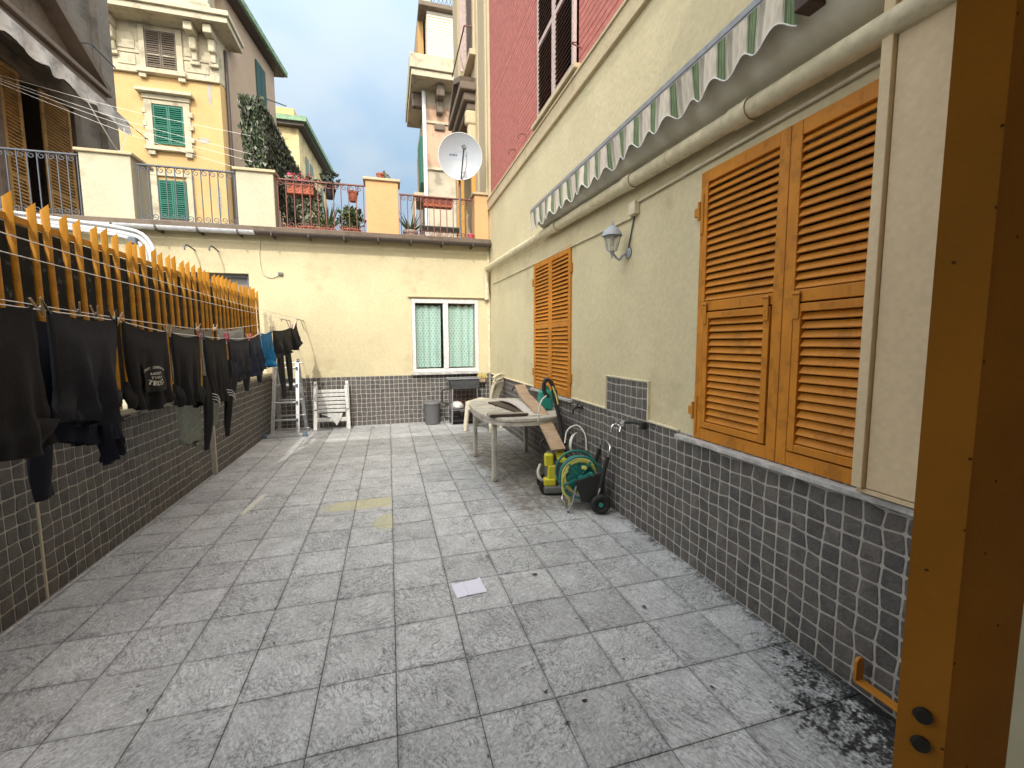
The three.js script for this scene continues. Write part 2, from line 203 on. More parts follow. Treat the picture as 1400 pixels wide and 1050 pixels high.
// cells on a (u, v) wall plane; map(u, v, h) gives the point h metres proud of the wall
function cobbles(wainscot, u0, u1, v0, v1, map, mats, keep, seed, near, cell = 0.0825) {
  const r = rng(seed), NU = Math.ceil((u1 - u0) / cell), NV = Math.ceil((v1 - v0) / cell), J = [];
  for (let i = 0; i <= NU; i++) { J.push([]); for (let j = 0; j <= NV; j++) { const su = i % 4 === 0 ? 0.1 : 1, sv = j % 4 === 0 ? 0.1 : 1; J[i].push([clamp(u0 + i * cell + (r() - 0.5) * 0.016 * su, u0, u1), clamp(v0 + j * cell + (r() - 0.5) * 0.015 * sv, v0, v1)]); } }
  const list = [];
  for (let i = 0; i < NU; i++) for (let j = 0; j < NV; j++) {
    const q = [J[i][j], J[i + 1][j], J[i + 1][j + 1], J[i][j + 1]]; const cx = (q[0][0] + q[2][0]) / 2, cy = (q[0][1] + q[2][1]) / 2; const gu = 0.0048, proud = 0.0022 + r() * 0.002, mi = Math.floor(r() * mats.length);
    if (q[1][0] - q[0][0] < 0.02 || q[3][1] - q[0][1] < 0.02) continue;
    const ring = (ins, cut) => { const out = []; for (let n = 0; n < 4; n++) { const c = q[n], a = q[(n + 3) % 4], b = q[(n + 1) % 4]; const sx = c[0] < cx ? 1 : -1, sy = c[1] < cy ? 1 : -1; const p = [c[0] + sx * ins, c[1] + sy * ins]; const toA = [a[0] - c[0], a[1] - c[1]], toB = [b[0] - c[0], b[1] - c[1]], la = Math.hypot(...toA), lb = Math.hypot(...toB); out.push([p[0] + toA[0] / la * cut, p[1] + toA[1] / la * cut], [p[0] + toB[0] / lb * cut, p[1] + toB[1] / lb * cut]); } return out; };
    const A = ring(gu, 0.006), Bt = ring(gu + 0.0035, 0.006), pos = [], tri = (a, b, c) => pos.push(...a, ...b, ...c);
    for (let n = 0; n < 8; n++) { const m = (n + 1) % 8; const a0 = map(...A[n], 0), a1 = map(...A[m], 0), b0 = map(...A[n], proud * 0.6), b1 = map(...A[m], proud * 0.6), c0 = map(...Bt[n], proud), c1 = map(...Bt[m], proud); tri(a0, a1, b1); tri(a0, b1, b0); tri(b0, b1, c1); tri(b0, c1, c0); tri(c0, c1, map(cx, cy, proud + 0.0006)); }
    const g = new THREE.BufferGeometry(); g.setAttribute('position', new THREE.Float32BufferAttribute(pos, 3)); g.computeVertexNormals(); g.setAttribute('uv', new THREE.Float32BufferAttribute(new Float32Array(pos.length / 3 * 2), 2));
    list.push([near(cx, cy), g, mi]);
  }
  list.sort((a, b) => a[0] - b[0]);
  list.slice(0, keep).forEach(([, g, mi]) => part('cobble_tile', g, mats[mi], wainscot));
  const rest = list.slice(keep); if (rest.length) { const gs = rest.map(([, g, mi]) => { const n = g.attributes.position.count, c = mats[mi].color, a = new Float32Array(n * 3); for (let i = 0; i < n; i++) a.set([c.r, c.g, c.b], i * 3); g.setAttribute('color', new THREE.BufferAttribute(a, 3)); return g; }); const o = part('far_cobble_tiles', mergeGeometries(gs, false), farCobble, wainscot); o.userData.kind = 'stuff'; }
}

// ---------------------------------------------------------------- louvred shutter leaf in the plane of a wall
// built in local axes: u along the wall (0..w), y up (0..h), w-axis out of the wall; place(g) moves it to the wall
function shutterLeaf(parent, w, h, place, o) {
  const { st = 0.06, rail = 0.07, mid = null, pitch = 0.036, mFrame = M.orange, mSlat = M.orange, th = 0.034, blade = 0.046, bevel = 0.004, slats = true, flap = false, name = 'shutter', open = false } = o;
  const fr = []; const add = (...a) => fr.push(RB(...a, bevel, 1));
  add(0, st, 0, h, 0, th); add(w - st, w, 0, h, 0, th); add(st, w - st, 0, rail, 0.001, th - 0.001); add(st, w - st, h - rail, h, 0.001, th - 0.001);
  const bays = []; if (mid) { add(st, w - st, mid - rail * 0.42, mid + rail * 0.42, 0.001, th - 0.001); bays.push([rail, mid - rail * 0.42, true], [mid + rail * 0.42, h - rail, false]); } else bays.push([rail, h - rail, false]);
  const backing = B(st * 0.6, w - st * 0.6, rail * 0.6, h - rail * 0.6, -0.004, 0.002); 
  const leaf = part(name, place(merge(fr)), mFrame, parent); if (!open) part('backing_panel', place(backing), mSlat, leaf);
  for (const [y0, y1, low] of bays) {
    let s0 = st, s1 = w - st, b0 = y0, b1 = y1;
    if (low && flap) { const f = 0.038, e = 0.008; part('flap_frame', place(merge([RB(s0 + e, s0 + f + e, b0 + e, b1 - e, 0.004, th + 0.006, 0.003, 1), RB(s1 - f - e, s1 - e, b0 + e, b1 - e, 0.004, th + 0.006, 0.003, 1), RB(s0 + f + e, s1 - f - e, b0 + e, b0 + f + e, 0.005, th + 0.005, 0.003, 1), RB(s0 + f + e, s1 - f - e, b1 - f - e, b1 - e, 0.005, th + 0.005, 0.003, 1)])), mFrame, leaf); s0 += f + e; s1 -= f + e; b0 += f + e; b1 -= f + e; }
    const n = Math.max(1, Math.round((b1 - b0) / pitch)), pp = (b1 - b0) / n;
    for (let i = 0; i < n; i++) { const g = RB(-(s1 - s0) / 2, (s1 - s0) / 2, -blade / 2, blade / 2, -0.004, 0.004, 0.002, 1); g.rotateX(-0.62); g.translate((s0 + s1) / 2, b0 + (i + 0.5) * pp, 0.018); part('slat', place(g), mSlat, leaf); }
  }
  return leaf;
}
const onXWall = (x, zFar) => (g) => { g.rotateY(-Math.PI / 2); g.translate(x, 0, zFar); return g; };   // u runs towards +z, outwards is -x
const onZWall = (x0, z) => (g) => { g.translate(x0, 0, z); return g; };                                  // u runs towards +x, outwards is +z
const lift = (f, y) => (g) => { g.translate(0, y, 0); return f(g); };

// a closed room behind the openings of a wall: floor, ceiling, two end walls and the far wall
const room = (x0, x1, y0, y1, z0, z1) => { const a = Math.min(x0, x1), b = Math.max(x0, x1), far = x1 > x0 ? b : a; return [B(a, b, y0, y0 + 0.05, z0, z1), B(a, b, y1 - 0.05, y1, z0, z1), B(a, b, y0 + 0.051, y1 - 0.051, z0, z0 + 0.05), B(a, b, y0 + 0.051, y1 - 0.051, z1 - 0.05, z1), B(far - 0.02, far + 0.02, y0 + 0.051, y1 - 0.051, z0 + 0.051, z1 - 0.051)]; };
// ---------------------------------------------------------------- the building along the right side
{
  const bd = thing('apartment_building', 'cream rendered building with red boarded upper floor and orange shutters', 'building');
  const H = 9.2, win = (u0, u1, v0, v1) => rect(u0, u1, v0, v1).reverse();
  part('wall', xwall(rect(-4, 8.28, 0, 3.95), [win(1.13, 2.375, 0.875, 2.525), win(4.385, 5.615, 0.875, 2.525)], XR, 0.35), M.creamRight, bd);
  part('upper_wall', xwall(rect(-4, 8.28, 4.15, H), [win(4.30, 5.44, 4.24, 6.3)], XR + 0.02, 0.33), M.red, bd);
  part('string_course', [RB(XR - 0.035, XR + 0.3, 3.95, 4.15, -8.25, 4, 0.012, 2), RB(XR - 0.05, XR - 0.03, 4.115, 4.145, -8.25, 4, 0.006, 1)], M.band, bd);
  part('corner_pilaster', RB(XR - 0.03, XR + 0.3, 4.152, H, -8.279, -8.16, 0.008, 1), M.band, bd);
  // horizontal boards of the upper floor
  const r = rng(3); for (let i = 0, y = 4.155; y < H - 0.1; i++, y += 0.066) { const t = 0.012 + r() * 0.002; const seg = (a, b) => part('board', RB(XR + 0.02 - t, XR + 0.022, y + 0.002, y + 0.064, a, b, 0.004, 1), M.red, bd); if (y + 0.065 > 4.24 && y < 6.3) { seg(-8.155, -5.47); seg(-4.27, 0.5); } else seg(-8.155, 0.5); }
  part('room', [...room(XR + 0.352, XR + 3, 0, 3.9, -8.2, 3.9), ...room(XR + 0.352, XR + 3, 4.0, 9.1, -8.2, 3.9)], mat([0.45, 0.42, 0.37], 0.9), bd);
  // wainscot of grey cobble tiles with its trim
  const ws = part('wainscot', xwall([[1.05, 0], [8.3, 0], [8.3, 0.885], [3.56, 0.885], [3.56, 1.185], [2.9, 1.185], [2.9, 0.885], [1.05, 0.885]], [], XR - 0.008, 0.012), M.grout, bd);
  const mp = (u, v, h) => [XR - 0.008 - h, v, -u], near = (u, v) => Math.hypot(u, v - 1.5, XR);
  cobbles(ws, 1.06, 8.29, 0.004, 0.884, mp, cobbleMats, 300, 21, near); cobbles(ws, 2.905, 3.555, 0.888, 1.182, mp, cobbleMats, 40, 22, near);
  const tr = 0.022; part('wainscot_trim', [RB(XR - tr, XR + 0.004, 0.886, 0.90, -8.29, -5.65, 0.003, 1), RB(XR - tr, XR + 0.004, 0.886, 0.90, -4.35, -3.575, 0.003, 1), RB(XR - tr, XR + 0.004, 0.886, 0.90, -2.885, -2.52, 0.003, 1), RB(XR - tr, XR + 0.004, 0.886, 1.20, -3.574, -3.56, 0.003, 1), RB(XR - tr, XR + 0.004, 0.886, 1.20, -2.90, -2.886, 0.003, 1), RB(XR - tr + 0.001, XR + 0.004, 1.186, 1.20, -3.559, -2.901, 0.003, 1)], M.creamTrim, bd);
  // the large window: two leaves with hinged lower flaps, hinges, marble sill, side panel
  const L1 = shutterLeaf(bd, 0.622, 1.64, lift(onXWall(XR + 0.016, -2.37), 0.88), { mid: 0.83, flap: true, pitch: 0.0415, blade: 0.041, open: true });
  const L2 = shutterLeaf(bd, 0.612, 1.64, lift(onXWall(XR + 0.016, -1.745), 0.88), { mid: 0.83, flap: true, pitch: 0.0415, blade: 0.041, open: true });
  const strap = (leaf, z, y, s) => part('hinge', [RB(XR - 0.032, XR - 0.024, y - 0.10, y + 0.03, z - 0.016, z + 0.016, 0.006, 1), rod([XR - 0.03, y + 0.02, z - 0.02], [XR - 0.03, y + 0.02, z + 0.02], 0.008), rod([XR - 0.034, y - 0.075, z], [XR - 0.03, y - 0.075, z], 0.005), rod([XR - 0.034, y - 0.05, z], [XR - 0.03, y - 0.05, z], 0.005)], M.orangeSteel, leaf);
  strap(L1, -2.29, 1.70, 1); strap(L1, -1.835, 1.70, 1); strap(L2, -1.66, 1.70, 1); 
  for (const y of [2.30, 1.06]) part('hinge', [RB(XR - 0.026, XR - 0.014, y - 0.15, y + 0.09, -2.362, -2.338, 0.004, 1), RB(XR - 0.03, XR + 0.004, y - 0.035, y + 0.02, -2.415, -2.366, 0.006, 1), rod([XR - 0.026, y - 0.06, -2.372], [XR - 0.026, y + 0.05, -2.372], 0.01)], M.orangeSteel, L1);
  part('window_sill', RB(XR - 0.055, XR + 0.1, 0.845, 0.874, -2.515, -1.03, 0.006, 2), M.marble, bd);
  part('side_panel', [RB(XR - 0.075, XR - 0.002, 0.905, 2.9, -1.262, -0.62, 0.006, 1), RB(XR - 0.095, XR - 0.003, 0.905, 2.95, -1.305, -1.264, 0.004, 1), RB(XR - 0.072, XR - 0.002, 0.882, 0.903, -1.30, -1.06, 0.004, 1)], mat([0.76, 0.60, 0.38], 0.75, { m: 1.2, map: T.stucco }), bd);
  // the small window further along
  const S1 = shutterLeaf(bd, 0.61, 1.63, lift(onXWall(XR + 0.014, -5.61), 0.885), { mid: 0.81, pitch: 0.046, blade: 0.046, open: true });
  const S2 = shutterLeaf(bd, 0.61, 1.63, lift(onXWall(XR + 0.014, -4.998), 0.885), { mid: 0.81, pitch: 0.046, blade: 0.046, open: true });
  for (const [lf, z] of [[S1, -5.625], [S2, -4.375]]) for (const y of [2.28, 1.1]) part('hinge', [RB(XR - 0.03, XR + 0.003, y - 0.05, y + 0.05, z - 0.02, z + 0.02, 0.005, 1)], M.orangeSteel, lf);
  part('window_sill', RB(XR - 0.05, XR + 0.1, 0.845, 0.876, -5.68, -4.32, 0.006, 2), M.marble, bd);
  // the upper window: brown louvres in pale frames
  for (const z of [-5.43, -4.865]) shutterLeaf(bd, 0.56, 2.1, lift(onXWall(XR + 0.0, z), 4.22), { mid: 0.86, pitch: 0.05, blade: 0.06, mFrame: M.paleFrame, mSlat: M.darkSlat, st: 0.055, open: true });
  part('window_sill', RB(XR - 0.075, XR + 0.1, 4.165, 4.215, -5.55, -4.2, 0.008, 1), M.band, bd);
  part('shutter_hook', [tube([[XR, 4.35, -4.2], [XR - 0.10, 4.36, -4.18], [XR - 0.13, 4.33, -4.12], [XR - 0.1, 4.31, -4.08]], 0.007, 12, 6)], M.ironRust, bd);
  for (const z of [-6.0, -6.5]) part('wall_hook', tube([[XR + 0.02, 4.33, z], [XR - 0.08, 4.33, z], [XR - 0.11, 4.30, z], [XR - 0.1, 4.26, z]], 0.008, 12, 6), M.ironRust, bd);
}

// ---------------------------------------------------------------- the annex across the back with its roof terrace
{
  const an = thing('annex_building', 'low pale yellow annex with white window and roof terrace above', 'building');
  const win = (u0, u1, v0, v1) => rect(u0, u1, v0, v1).reverse();
  part('wall', zwall(rect(-8, 1.895, 0, 3.30), [win(0.42, 1.67, 0.93, 2.30), win(-3.3, -2.2, 1.0, 2.655)], ZB, 0.3), M.creamBack, an);
  part('terrace_floor', B(-8, 1.895, 3.301, 3.37, -16, ZB + 0.06), M.terrace, an);
  part('side_wall', [B(-8, -7.7, 0, 3.3, -16, ZB - 0.301), B(1.6, 1.895, 0, 3.3, -16, ZB - 0.301)], M.creamBack, an);
  const op = part('dark_window', B(-3.3, -2.2, 1.0, 2.655, ZB - 0.22, ZB - 0.2), mat([0.24, 0.24, 0.25], 0.6), an); part('reveal_frame', [B(-2.26, -2.203, 1.0, 2.6, ZB - 0.198, ZB - 0.12), B(-3.3, -2.203, 2.602, 2.652, ZB - 0.198, ZB - 0.12)], M.greyDark, op);
  // wainscot
  const ws = part('wainscot', B(-2.0, XR - 0.02, 0, 0.90, ZB - 0.002, ZB + 0.008), M.grout, an);
  cobbles(ws, -1.99, XR - 0.03, 0.004, 0.898, (u, v, h) => [u, v, ZB + 0.008 + h], cobbleMats, 0, 23, (u, v) => -v);
  // white two-light window with curtains
  const fr = part('window_frame', [RB(0.423, 0.488, 0.945, 2.297, ZB - 0.06, ZB + 0.012, 0.006, 1), RB(1.602, 1.667, 0.945, 2.297, ZB - 0.06, ZB + 0.012, 0.006, 1), RB(0.489, 1.601, 0.945, 1.01, ZB - 0.06, ZB + 0.011, 0.006, 1), RB(0.489, 1.601, 2.225, 2.297, ZB - 0.06, ZB + 0.011, 0.006, 1), RB(0.998, 1.092, 1.011, 2.224, ZB - 0.055, ZB + 0.018, 0.006, 1)], M.white, an);
  const glass = mat([1, 1, 1], 0.03, { transmission: 1, thickness: 0, ior: 1.45 });
  for (const [a, b] of [[0.489, 0.997], [1.093, 1.601]]) part('window_pane', B(a, b, 1.012, 2.223, ZB - 0.04, ZB - 0.036), glass, fr);
  const lace = tex(256, 256, (u, v) => { const a = (u * 8) % 1, b = (v * 12) % 1, c = ((u * 8 + 0.5) % 1), d = ((v * 12 + 0.5) % 1); const dot = Math.min(Math.hypot(a - 0.5, b - 0.5), Math.hypot(c - 0.5, d - 0.5)); const k = 0.93 + 0.1 * (pn(u, v, 32, 2) - 0.5); return dot < 0.13 ? [0.52, 0.64, 0.66] : [0.86 * k, 0.95 * k, 0.92 * k]; });
  const curtMat = mat([0.66, 0.76, 0.73], 0.95, { map: lace, side: THREE.DoubleSide });
  for (const [a, b, sd] of [[0.49, 0.965, 1], [1.10, 1.60, 4]]) { const g = new THREE.PlaneGeometry(b - a, 1.17, 60, 24), p = g.attributes.position; for (let i = 0; i < p.count; i++) { const x = p.getX(i), y = p.getY(i), t = (y + 0.585) / 1.17; p.setZ(i, 0.016 * Math.sin(x * 46 + sd + 1.5 * Math.sin(x * 9 + sd)) * (0.6 + 0.5 * (1 - t)) + 0.005 * Math.sin(y * 7 + x * 30)); p.setX(i, x * (1 - 0.05 * (1 - t)) ); p.setY(i, y - (t > 0.96 ? 0.03 * Math.abs(Math.sin(x * 24 + sd)) : 0)); } g.computeVertexNormals(); g.translate((a + b) / 2, 1.615, ZB - 0.11); g.userData.keepUV = true; part('curtain', g, curtMat, an); }
  part('room', [B(-7.6, 1.55, 0.01, 3.25, ZB - 2.0, ZB - 1.95), B(-0.2, -0.15, 0.01, 3.25, ZB - 1.94, ZB - 0.31)], mat([0.45, 0.42, 0.37], 0.9), an);
  part('window_sill', RB(0.38, 1.71, 0.90, 0.942, ZB - 0.05, ZB + 0.10, 0.008, 2), M.marble, an);
  part('window_drip', RB(0.36, 1.88, 2.325, 2.345, ZB - 0.01, ZB + 0.05, 0.005, 1), M.band, an);
  // eaves, terrace edge
  part('terrace_edge', RB(-8, 1.89, 3.30, 3.40, ZB + 0.065, ZB + 0.16, 0.01, 1), M.greyTrim, an);
  part('corner_batten', RB(XR - 0.06, XR - 0.004, 0.91, 3.2, ZB + 0.0, ZB + 0.022, 0.006, 1), M.creamTrim, an);
  // pillars of the parapet, each with its coping
  const pil = (x0, x1, y1, mt, cop, d = 0.3) => { const p = part('pillar', RB(x0, x1, 3.371, y1, ZB - d, ZB + 0.03, 0.012, 2), mt, an); if (cop) part('coping', RB(x0 - 0.04, x1 + 0.04, y1, y1 + 0.045, ZB - d - 0.04, ZB + 0.07, 0.01, 2), M.band, p); };
  pil(-4.35, -3.70, 4.36, M.pillarCream, true, 0.55); pil(-2.29, -1.74, 4.285, M.pillarCream, true); pil(-0.30, 0.25, 4.315, M.pillarOrange, true); pil(1.62, 1.885, 4.22, M.pillarOrange, true);
  // gutter: zinc on the left, brown on the right
  const gut = (a, b, m, nm) => { const s = []; for (let i = 0; i <= 10; i++) { const t = Math.PI + Math.PI * i / 10; s.push([Math.cos(t) * 0.062, Math.sin(t) * 0.062]); } for (let i = 10; i >= 0; i--) { const t = Math.PI + Math.PI * i / 10; s.push([Math.cos(t) * 0.056, Math.sin(t) * 0.056]); } const g = ext(s, b - a); g.rotateY(Math.PI / 2); g.translate(a, 3.30, ZB + 0.225); const o = part('gutter', g, m, an); const n = []; for (let x = a + 0.25; x < b; x += 0.55) n.push(RB(x - 0.012, x + 0.012, 3.225, 3.30, ZB + 0.02, ZB + 0.295, 0.004, 1)); n.forEach((q) => part('gutter_bracket', q, m === M.zinc ? M.zinc : M.darkBrown, o)); };
  gut(-8, -2.02, mat([0.62, 0.64, 0.68], 0.5, { m: 0.6, map: T.fine })); gut(-2.015, 1.88, M.darkBrown);
  for (const x of [-2.95, -2.62]) part('wall_hook', tube([[x, 3.0, ZB], [x, 3.02, ZB + 0.30], [x, 2.98, ZB + 0.37], [x, 2.93, ZB + 0.37]], 0.012, 14, 6), M.iron, an);
  part('wall_cable', tube([[-2.0, 3.2, ZB + 0.015], [-2.02, 2.9, ZB + 0.012], [-1.98, 2.66, ZB + 0.015], [-1.85, 2.60, ZB + 0.02], [-1.72, 2.66, ZB + 0.02]], 0.008, 24, 6), M.creamTrim, an);
  part('cable_bracket', RB(-1.75, -1.68, 2.64, 2.69, ZB, ZB + 0.05, 0.01, 1), M.greyDark, an);
}

// ---------------------------------------------------------------- the low tiled wall and the picket fence on the left
{
  const w = thing('courtyard_wall', 'low wall faced with brown grey cobble tiles under the picket fence', 'wall');
  part('masonry', [B(XL - 0.22, XL, 0, 0.955, -5.66, 0.4), B(XL - 0.22, XL + 0.04, 0, 0.955, ZB + 0.012, -5.661)], M.pillarCream, w);
  part('wall_coping', [RB(XL - 0.25, XL + 0.03, 0.956, 1.0, -5.66, 0.4, 0.008, 1), RB(XL - 0.25, XL + 0.07, 0.956, 1.0, ZB + 0.015, -5.662, 0.008, 1)], M.pillarCream, w);
  const ws = part('wainscot', [B(XL - 0.002, XL + 0.008, 0, 0.955, -5.655, 0.4), B(XL + 0.041, XL + 0.048, 0, 0.955, ZB + 0.02, -5.665), B(XL, XL + 0.046, 0, 0.955, -5.659, -5.656)], M.grout, w);
  cobbles(ws, 1.2, 3.10, 0.004, 0.95, (u, v, h) => [XL + 0.008 + h, v, -u], cobbleMats, 200, 31, (u) => (u < 2 ? 99 : u), 0.084);
  cobbles(ws, 3.122, 5.65, 0.004, 0.95, (u, v, h) => [XL + 0.008 + h, v, -u], cobbleMats, 300, 32, (u) => u, 0.084);
  cobbles(ws, 5.67, 8.27, 0.004, 0.95, (u, v, h) => [XL + 0.048 + h, v, -u], cobbleMats, 0, 33, (u) => u, 0.084);
  part('expansion_strip', [RB(XL, XL + 0.013, 0.004, 0.955, -3.116, -3.106, 0.003, 1), RB(XL + 0.046, XL + 0.058, 0.004, 0.955, -5.668, -5.654, 0.003, 1)], M.creamTrim, w);

  const f = thing('picket_fence', 'orange steel picket fence with obliquely cut flat tips above the low tiled wall', 'fence');
  // a picket: a flattened tube whose top is pressed flat and cut at a slant
  const picket = () => { const rings = [], N = 12, prof = [[0, 0], [1.03, 0], [1.10, 0.55], [1.17, 0.92], [1.20, 1]]; const pos = [], idx = [];
    prof.forEach(([y, k], a) => { for (let i = 0; i < N; i++) { const t = i / N * 2 * Math.PI; const rx = lerp(0.0165, 0.0205, k), rz = lerp(0.0145, 0.002, k); pos.push(Math.cos(t) * rx, y + (a === prof.length - 1 ? 0.125 + 0.022 * Math.cos(t) : 0), Math.sin(t) * rz); } });
    for (let a = 0; a < prof.length - 1; a++) for (let i = 0; i < N; i++) { const j = (i + 1) % N, p = a * N; idx.push(p + i, p + N + i, p + j, p + j, p + N + i, p + N + j); }
    const last = (prof.length - 1) * N; for (let i = 1; i < N - 1; i++) idx.push(last, last + i + 1, last + i);
    const g = new THREE.BufferGeometry(); g.setAttribute('position', new THREE.Float32BufferAttribute(pos, 3)); g.setIndex(idx); g.computeVertexNormals(); const h = g.toNonIndexed(); h.setAttribute('uv', new THREE.Float32BufferAttribute(new Float32Array(h.attributes.position.count * 2), 2)); return boxUV(h, 0.3); };
  const pg = picket(), r = rng(9); const P0 = part('picket', pg, M.orangeFence, null);
  for (let z = -1.9; z > -7.95; z -= 0.139) { const o = P0.clone(); o.position.set(XL + 0.013 + (r() - 0.5) * 0.004, 1.0 + (r() - 0.5) * 0.03, z + (r() - 0.5) * 0.014); o.rotation.set((r() - 0.5) * 0.03, 0.62 + (r() - 0.5) * 0.35, (r() - 0.5) * 0.014); f.add(o); }
  for (const y of [1.12, 2.205]) part('rail', RB(XL - 0.012, XL + 0.0, y - 0.022, y + 0.022, -7.95, -1.7, 0.004, 1), M.orangeFence, f);
  for (const z of [-1.72, -5.42, -7.93]) part('post', RB(XL - 0.085, XL - 0.036, 1.0, 2.30, z - 0.025, z + 0.025, 0.005, 1), M.orangeFence, f);
  const g = new THREE.PlaneGeometry(6.2, 1.12, 124, 24), p = g.attributes.position; for (let i = 0; i < p.count; i++) p.setZ(i, 0.025 * fbm(p.getX(i) * 5 + 20, p.getY(i) * 4 + 20, 4)); g.computeVertexNormals(); g.rotateY(Math.PI / 2); g.translate(XL - 0.040, 1.625, -4.82);
  const net = tex(256, 256, (u, v) => { const n = pn(u, v, 10, 4), s = pn(u, v, 30, 3, 8, 8); const k = 0.10 + 0.10 * n + 0.22 * sm(0.62, 0.8, s) * sm(0.45, 0.6, n); return [k, k * 1.03, k]; });
  part('screening_cloth', g, mat([1, 1, 1], 0.95, { m: 0.9, map: net, side: THREE.DoubleSide }), f, 'dark screening cloth behind the pickets');
}
// ---------------------------------------------------------------- the house behind the viewer, its doorway and steel leaf
{
  const h = thing('house', 'cream house with the doorway that opens onto the tiled courtyard', 'house');
  const z0 = -0.045;
  part('wall', zwall(rect(-2.5, 1.875, 0, 5.36), [rect(-0.55, 0.845, 0.002, 2.5).reverse()], z0, 0.32), M.creamRight, h);
  part('side_wall', [B(-2.5, -2.2, 0, 5.3, 0.0, 5), B(1.575, 1.87, 0, 5.3, 0.0, 5), B(-2.19, 1.57, 0, 5.3, 4.7, 5)], M.creamRight, h);
  part('roof', B(-2.5, 1.87, 5.301, 5.35, 0.0, 5.0), M.terrace, h);
  part('ceiling', B(-2.19, 1.57, 2.7, 2.85, 0.0, 4.69), M.creamTrim, h);
  part('added_shade_canopy', RB(-1.3, 1.80, 2.92, 3.04, -1.02, -0.37, 0.02, 1), M.creamTrim, h);  // canopy added out of view to darken the near right wall and leaf

  const d = thing('steel_door_leaf', 'dark orange steel door leaf with two black rubber buffers beside the rough jamb', 'door leaf');
  const A = [1.0, -0.597], Bq = [1.055, -0.543], C = [1.30, -0.50], prism2 = (pts, y0, y1) => { const g = ext(pts.map(([x, z]) => [x, -z]), y1 - y0); g.rotateX(-Math.PI / 2); g.translate(0, y0, 0); return g; };
  part('leaf_frame', prism2([A, Bq, [1.10, -0.585], [1.075, -0.635], [1.012, -0.600]], 0.015, 2.9), M.orangeSteel, d);
  part('leaf_panel', prism2([[1.057, -0.545], C, [1.31, -0.53], [1.075, -0.575]], 0.02, 2.9), M.orangeSteel, d);
  const dir = V(Bq[0] - A[0], 0, Bq[1] - A[1]).normalize(), nor = V(-dir.z, 0, dir.x);
  for (const y of [0.735, 0.672]) { const c = V(A[0], y, A[1]).addScaledVector(dir, 0.040), p1 = c.clone().addScaledVector(nor, 0.009), p0 = c.clone().addScaledVector(nor, -0.004); part('rubber_buffer', [rod(p0, p1, 0.017, 0.0145, 20), rod(p1, p1.clone().addScaledVector(nor, 0.001), 0.006, 0.006, 10)], M.black, d); }
  part('bolt_handle', [rod([1.19, 0.86, -0.50], [1.19, 0.86, -0.455], 0.008), rod([1.19, 0.855, -0.46], [1.12, 0.80, -0.46], 0.009)], M.orangeSteel, d);

  const s = thing('door_stop', 'small orange steel door stop with rounded upright tab at the wall foot', 'door stop', [1.835, 0, 0]);
  part('base_bar', RB(-0.02, 0.02, 0.085, 0.097, -1.245, -0.75, 0.003, 1), M.orangeSteel, s);
  const tab = []; for (let i = 0; i <= 12; i++) { const t = Math.PI * i / 12; tab.push([0.02 * Math.cos(t), 0.075 + 0.02 * Math.sin(t)]); } tab.push([-0.02, 0], [0.02, 0]);
  const tg = ext(tab, 0.009, [], 0.0015); tg.translate(0, 0.097, -1.246); part('tab', tg, M.orangeSteel, s);
  part('foot', [B(-0.018, 0.018, 0, 0.084, -1.05, -1.02), B(-0.018, 0.018, 0, 0.084, -0.8, -0.77)], M.greyDark, s);
}

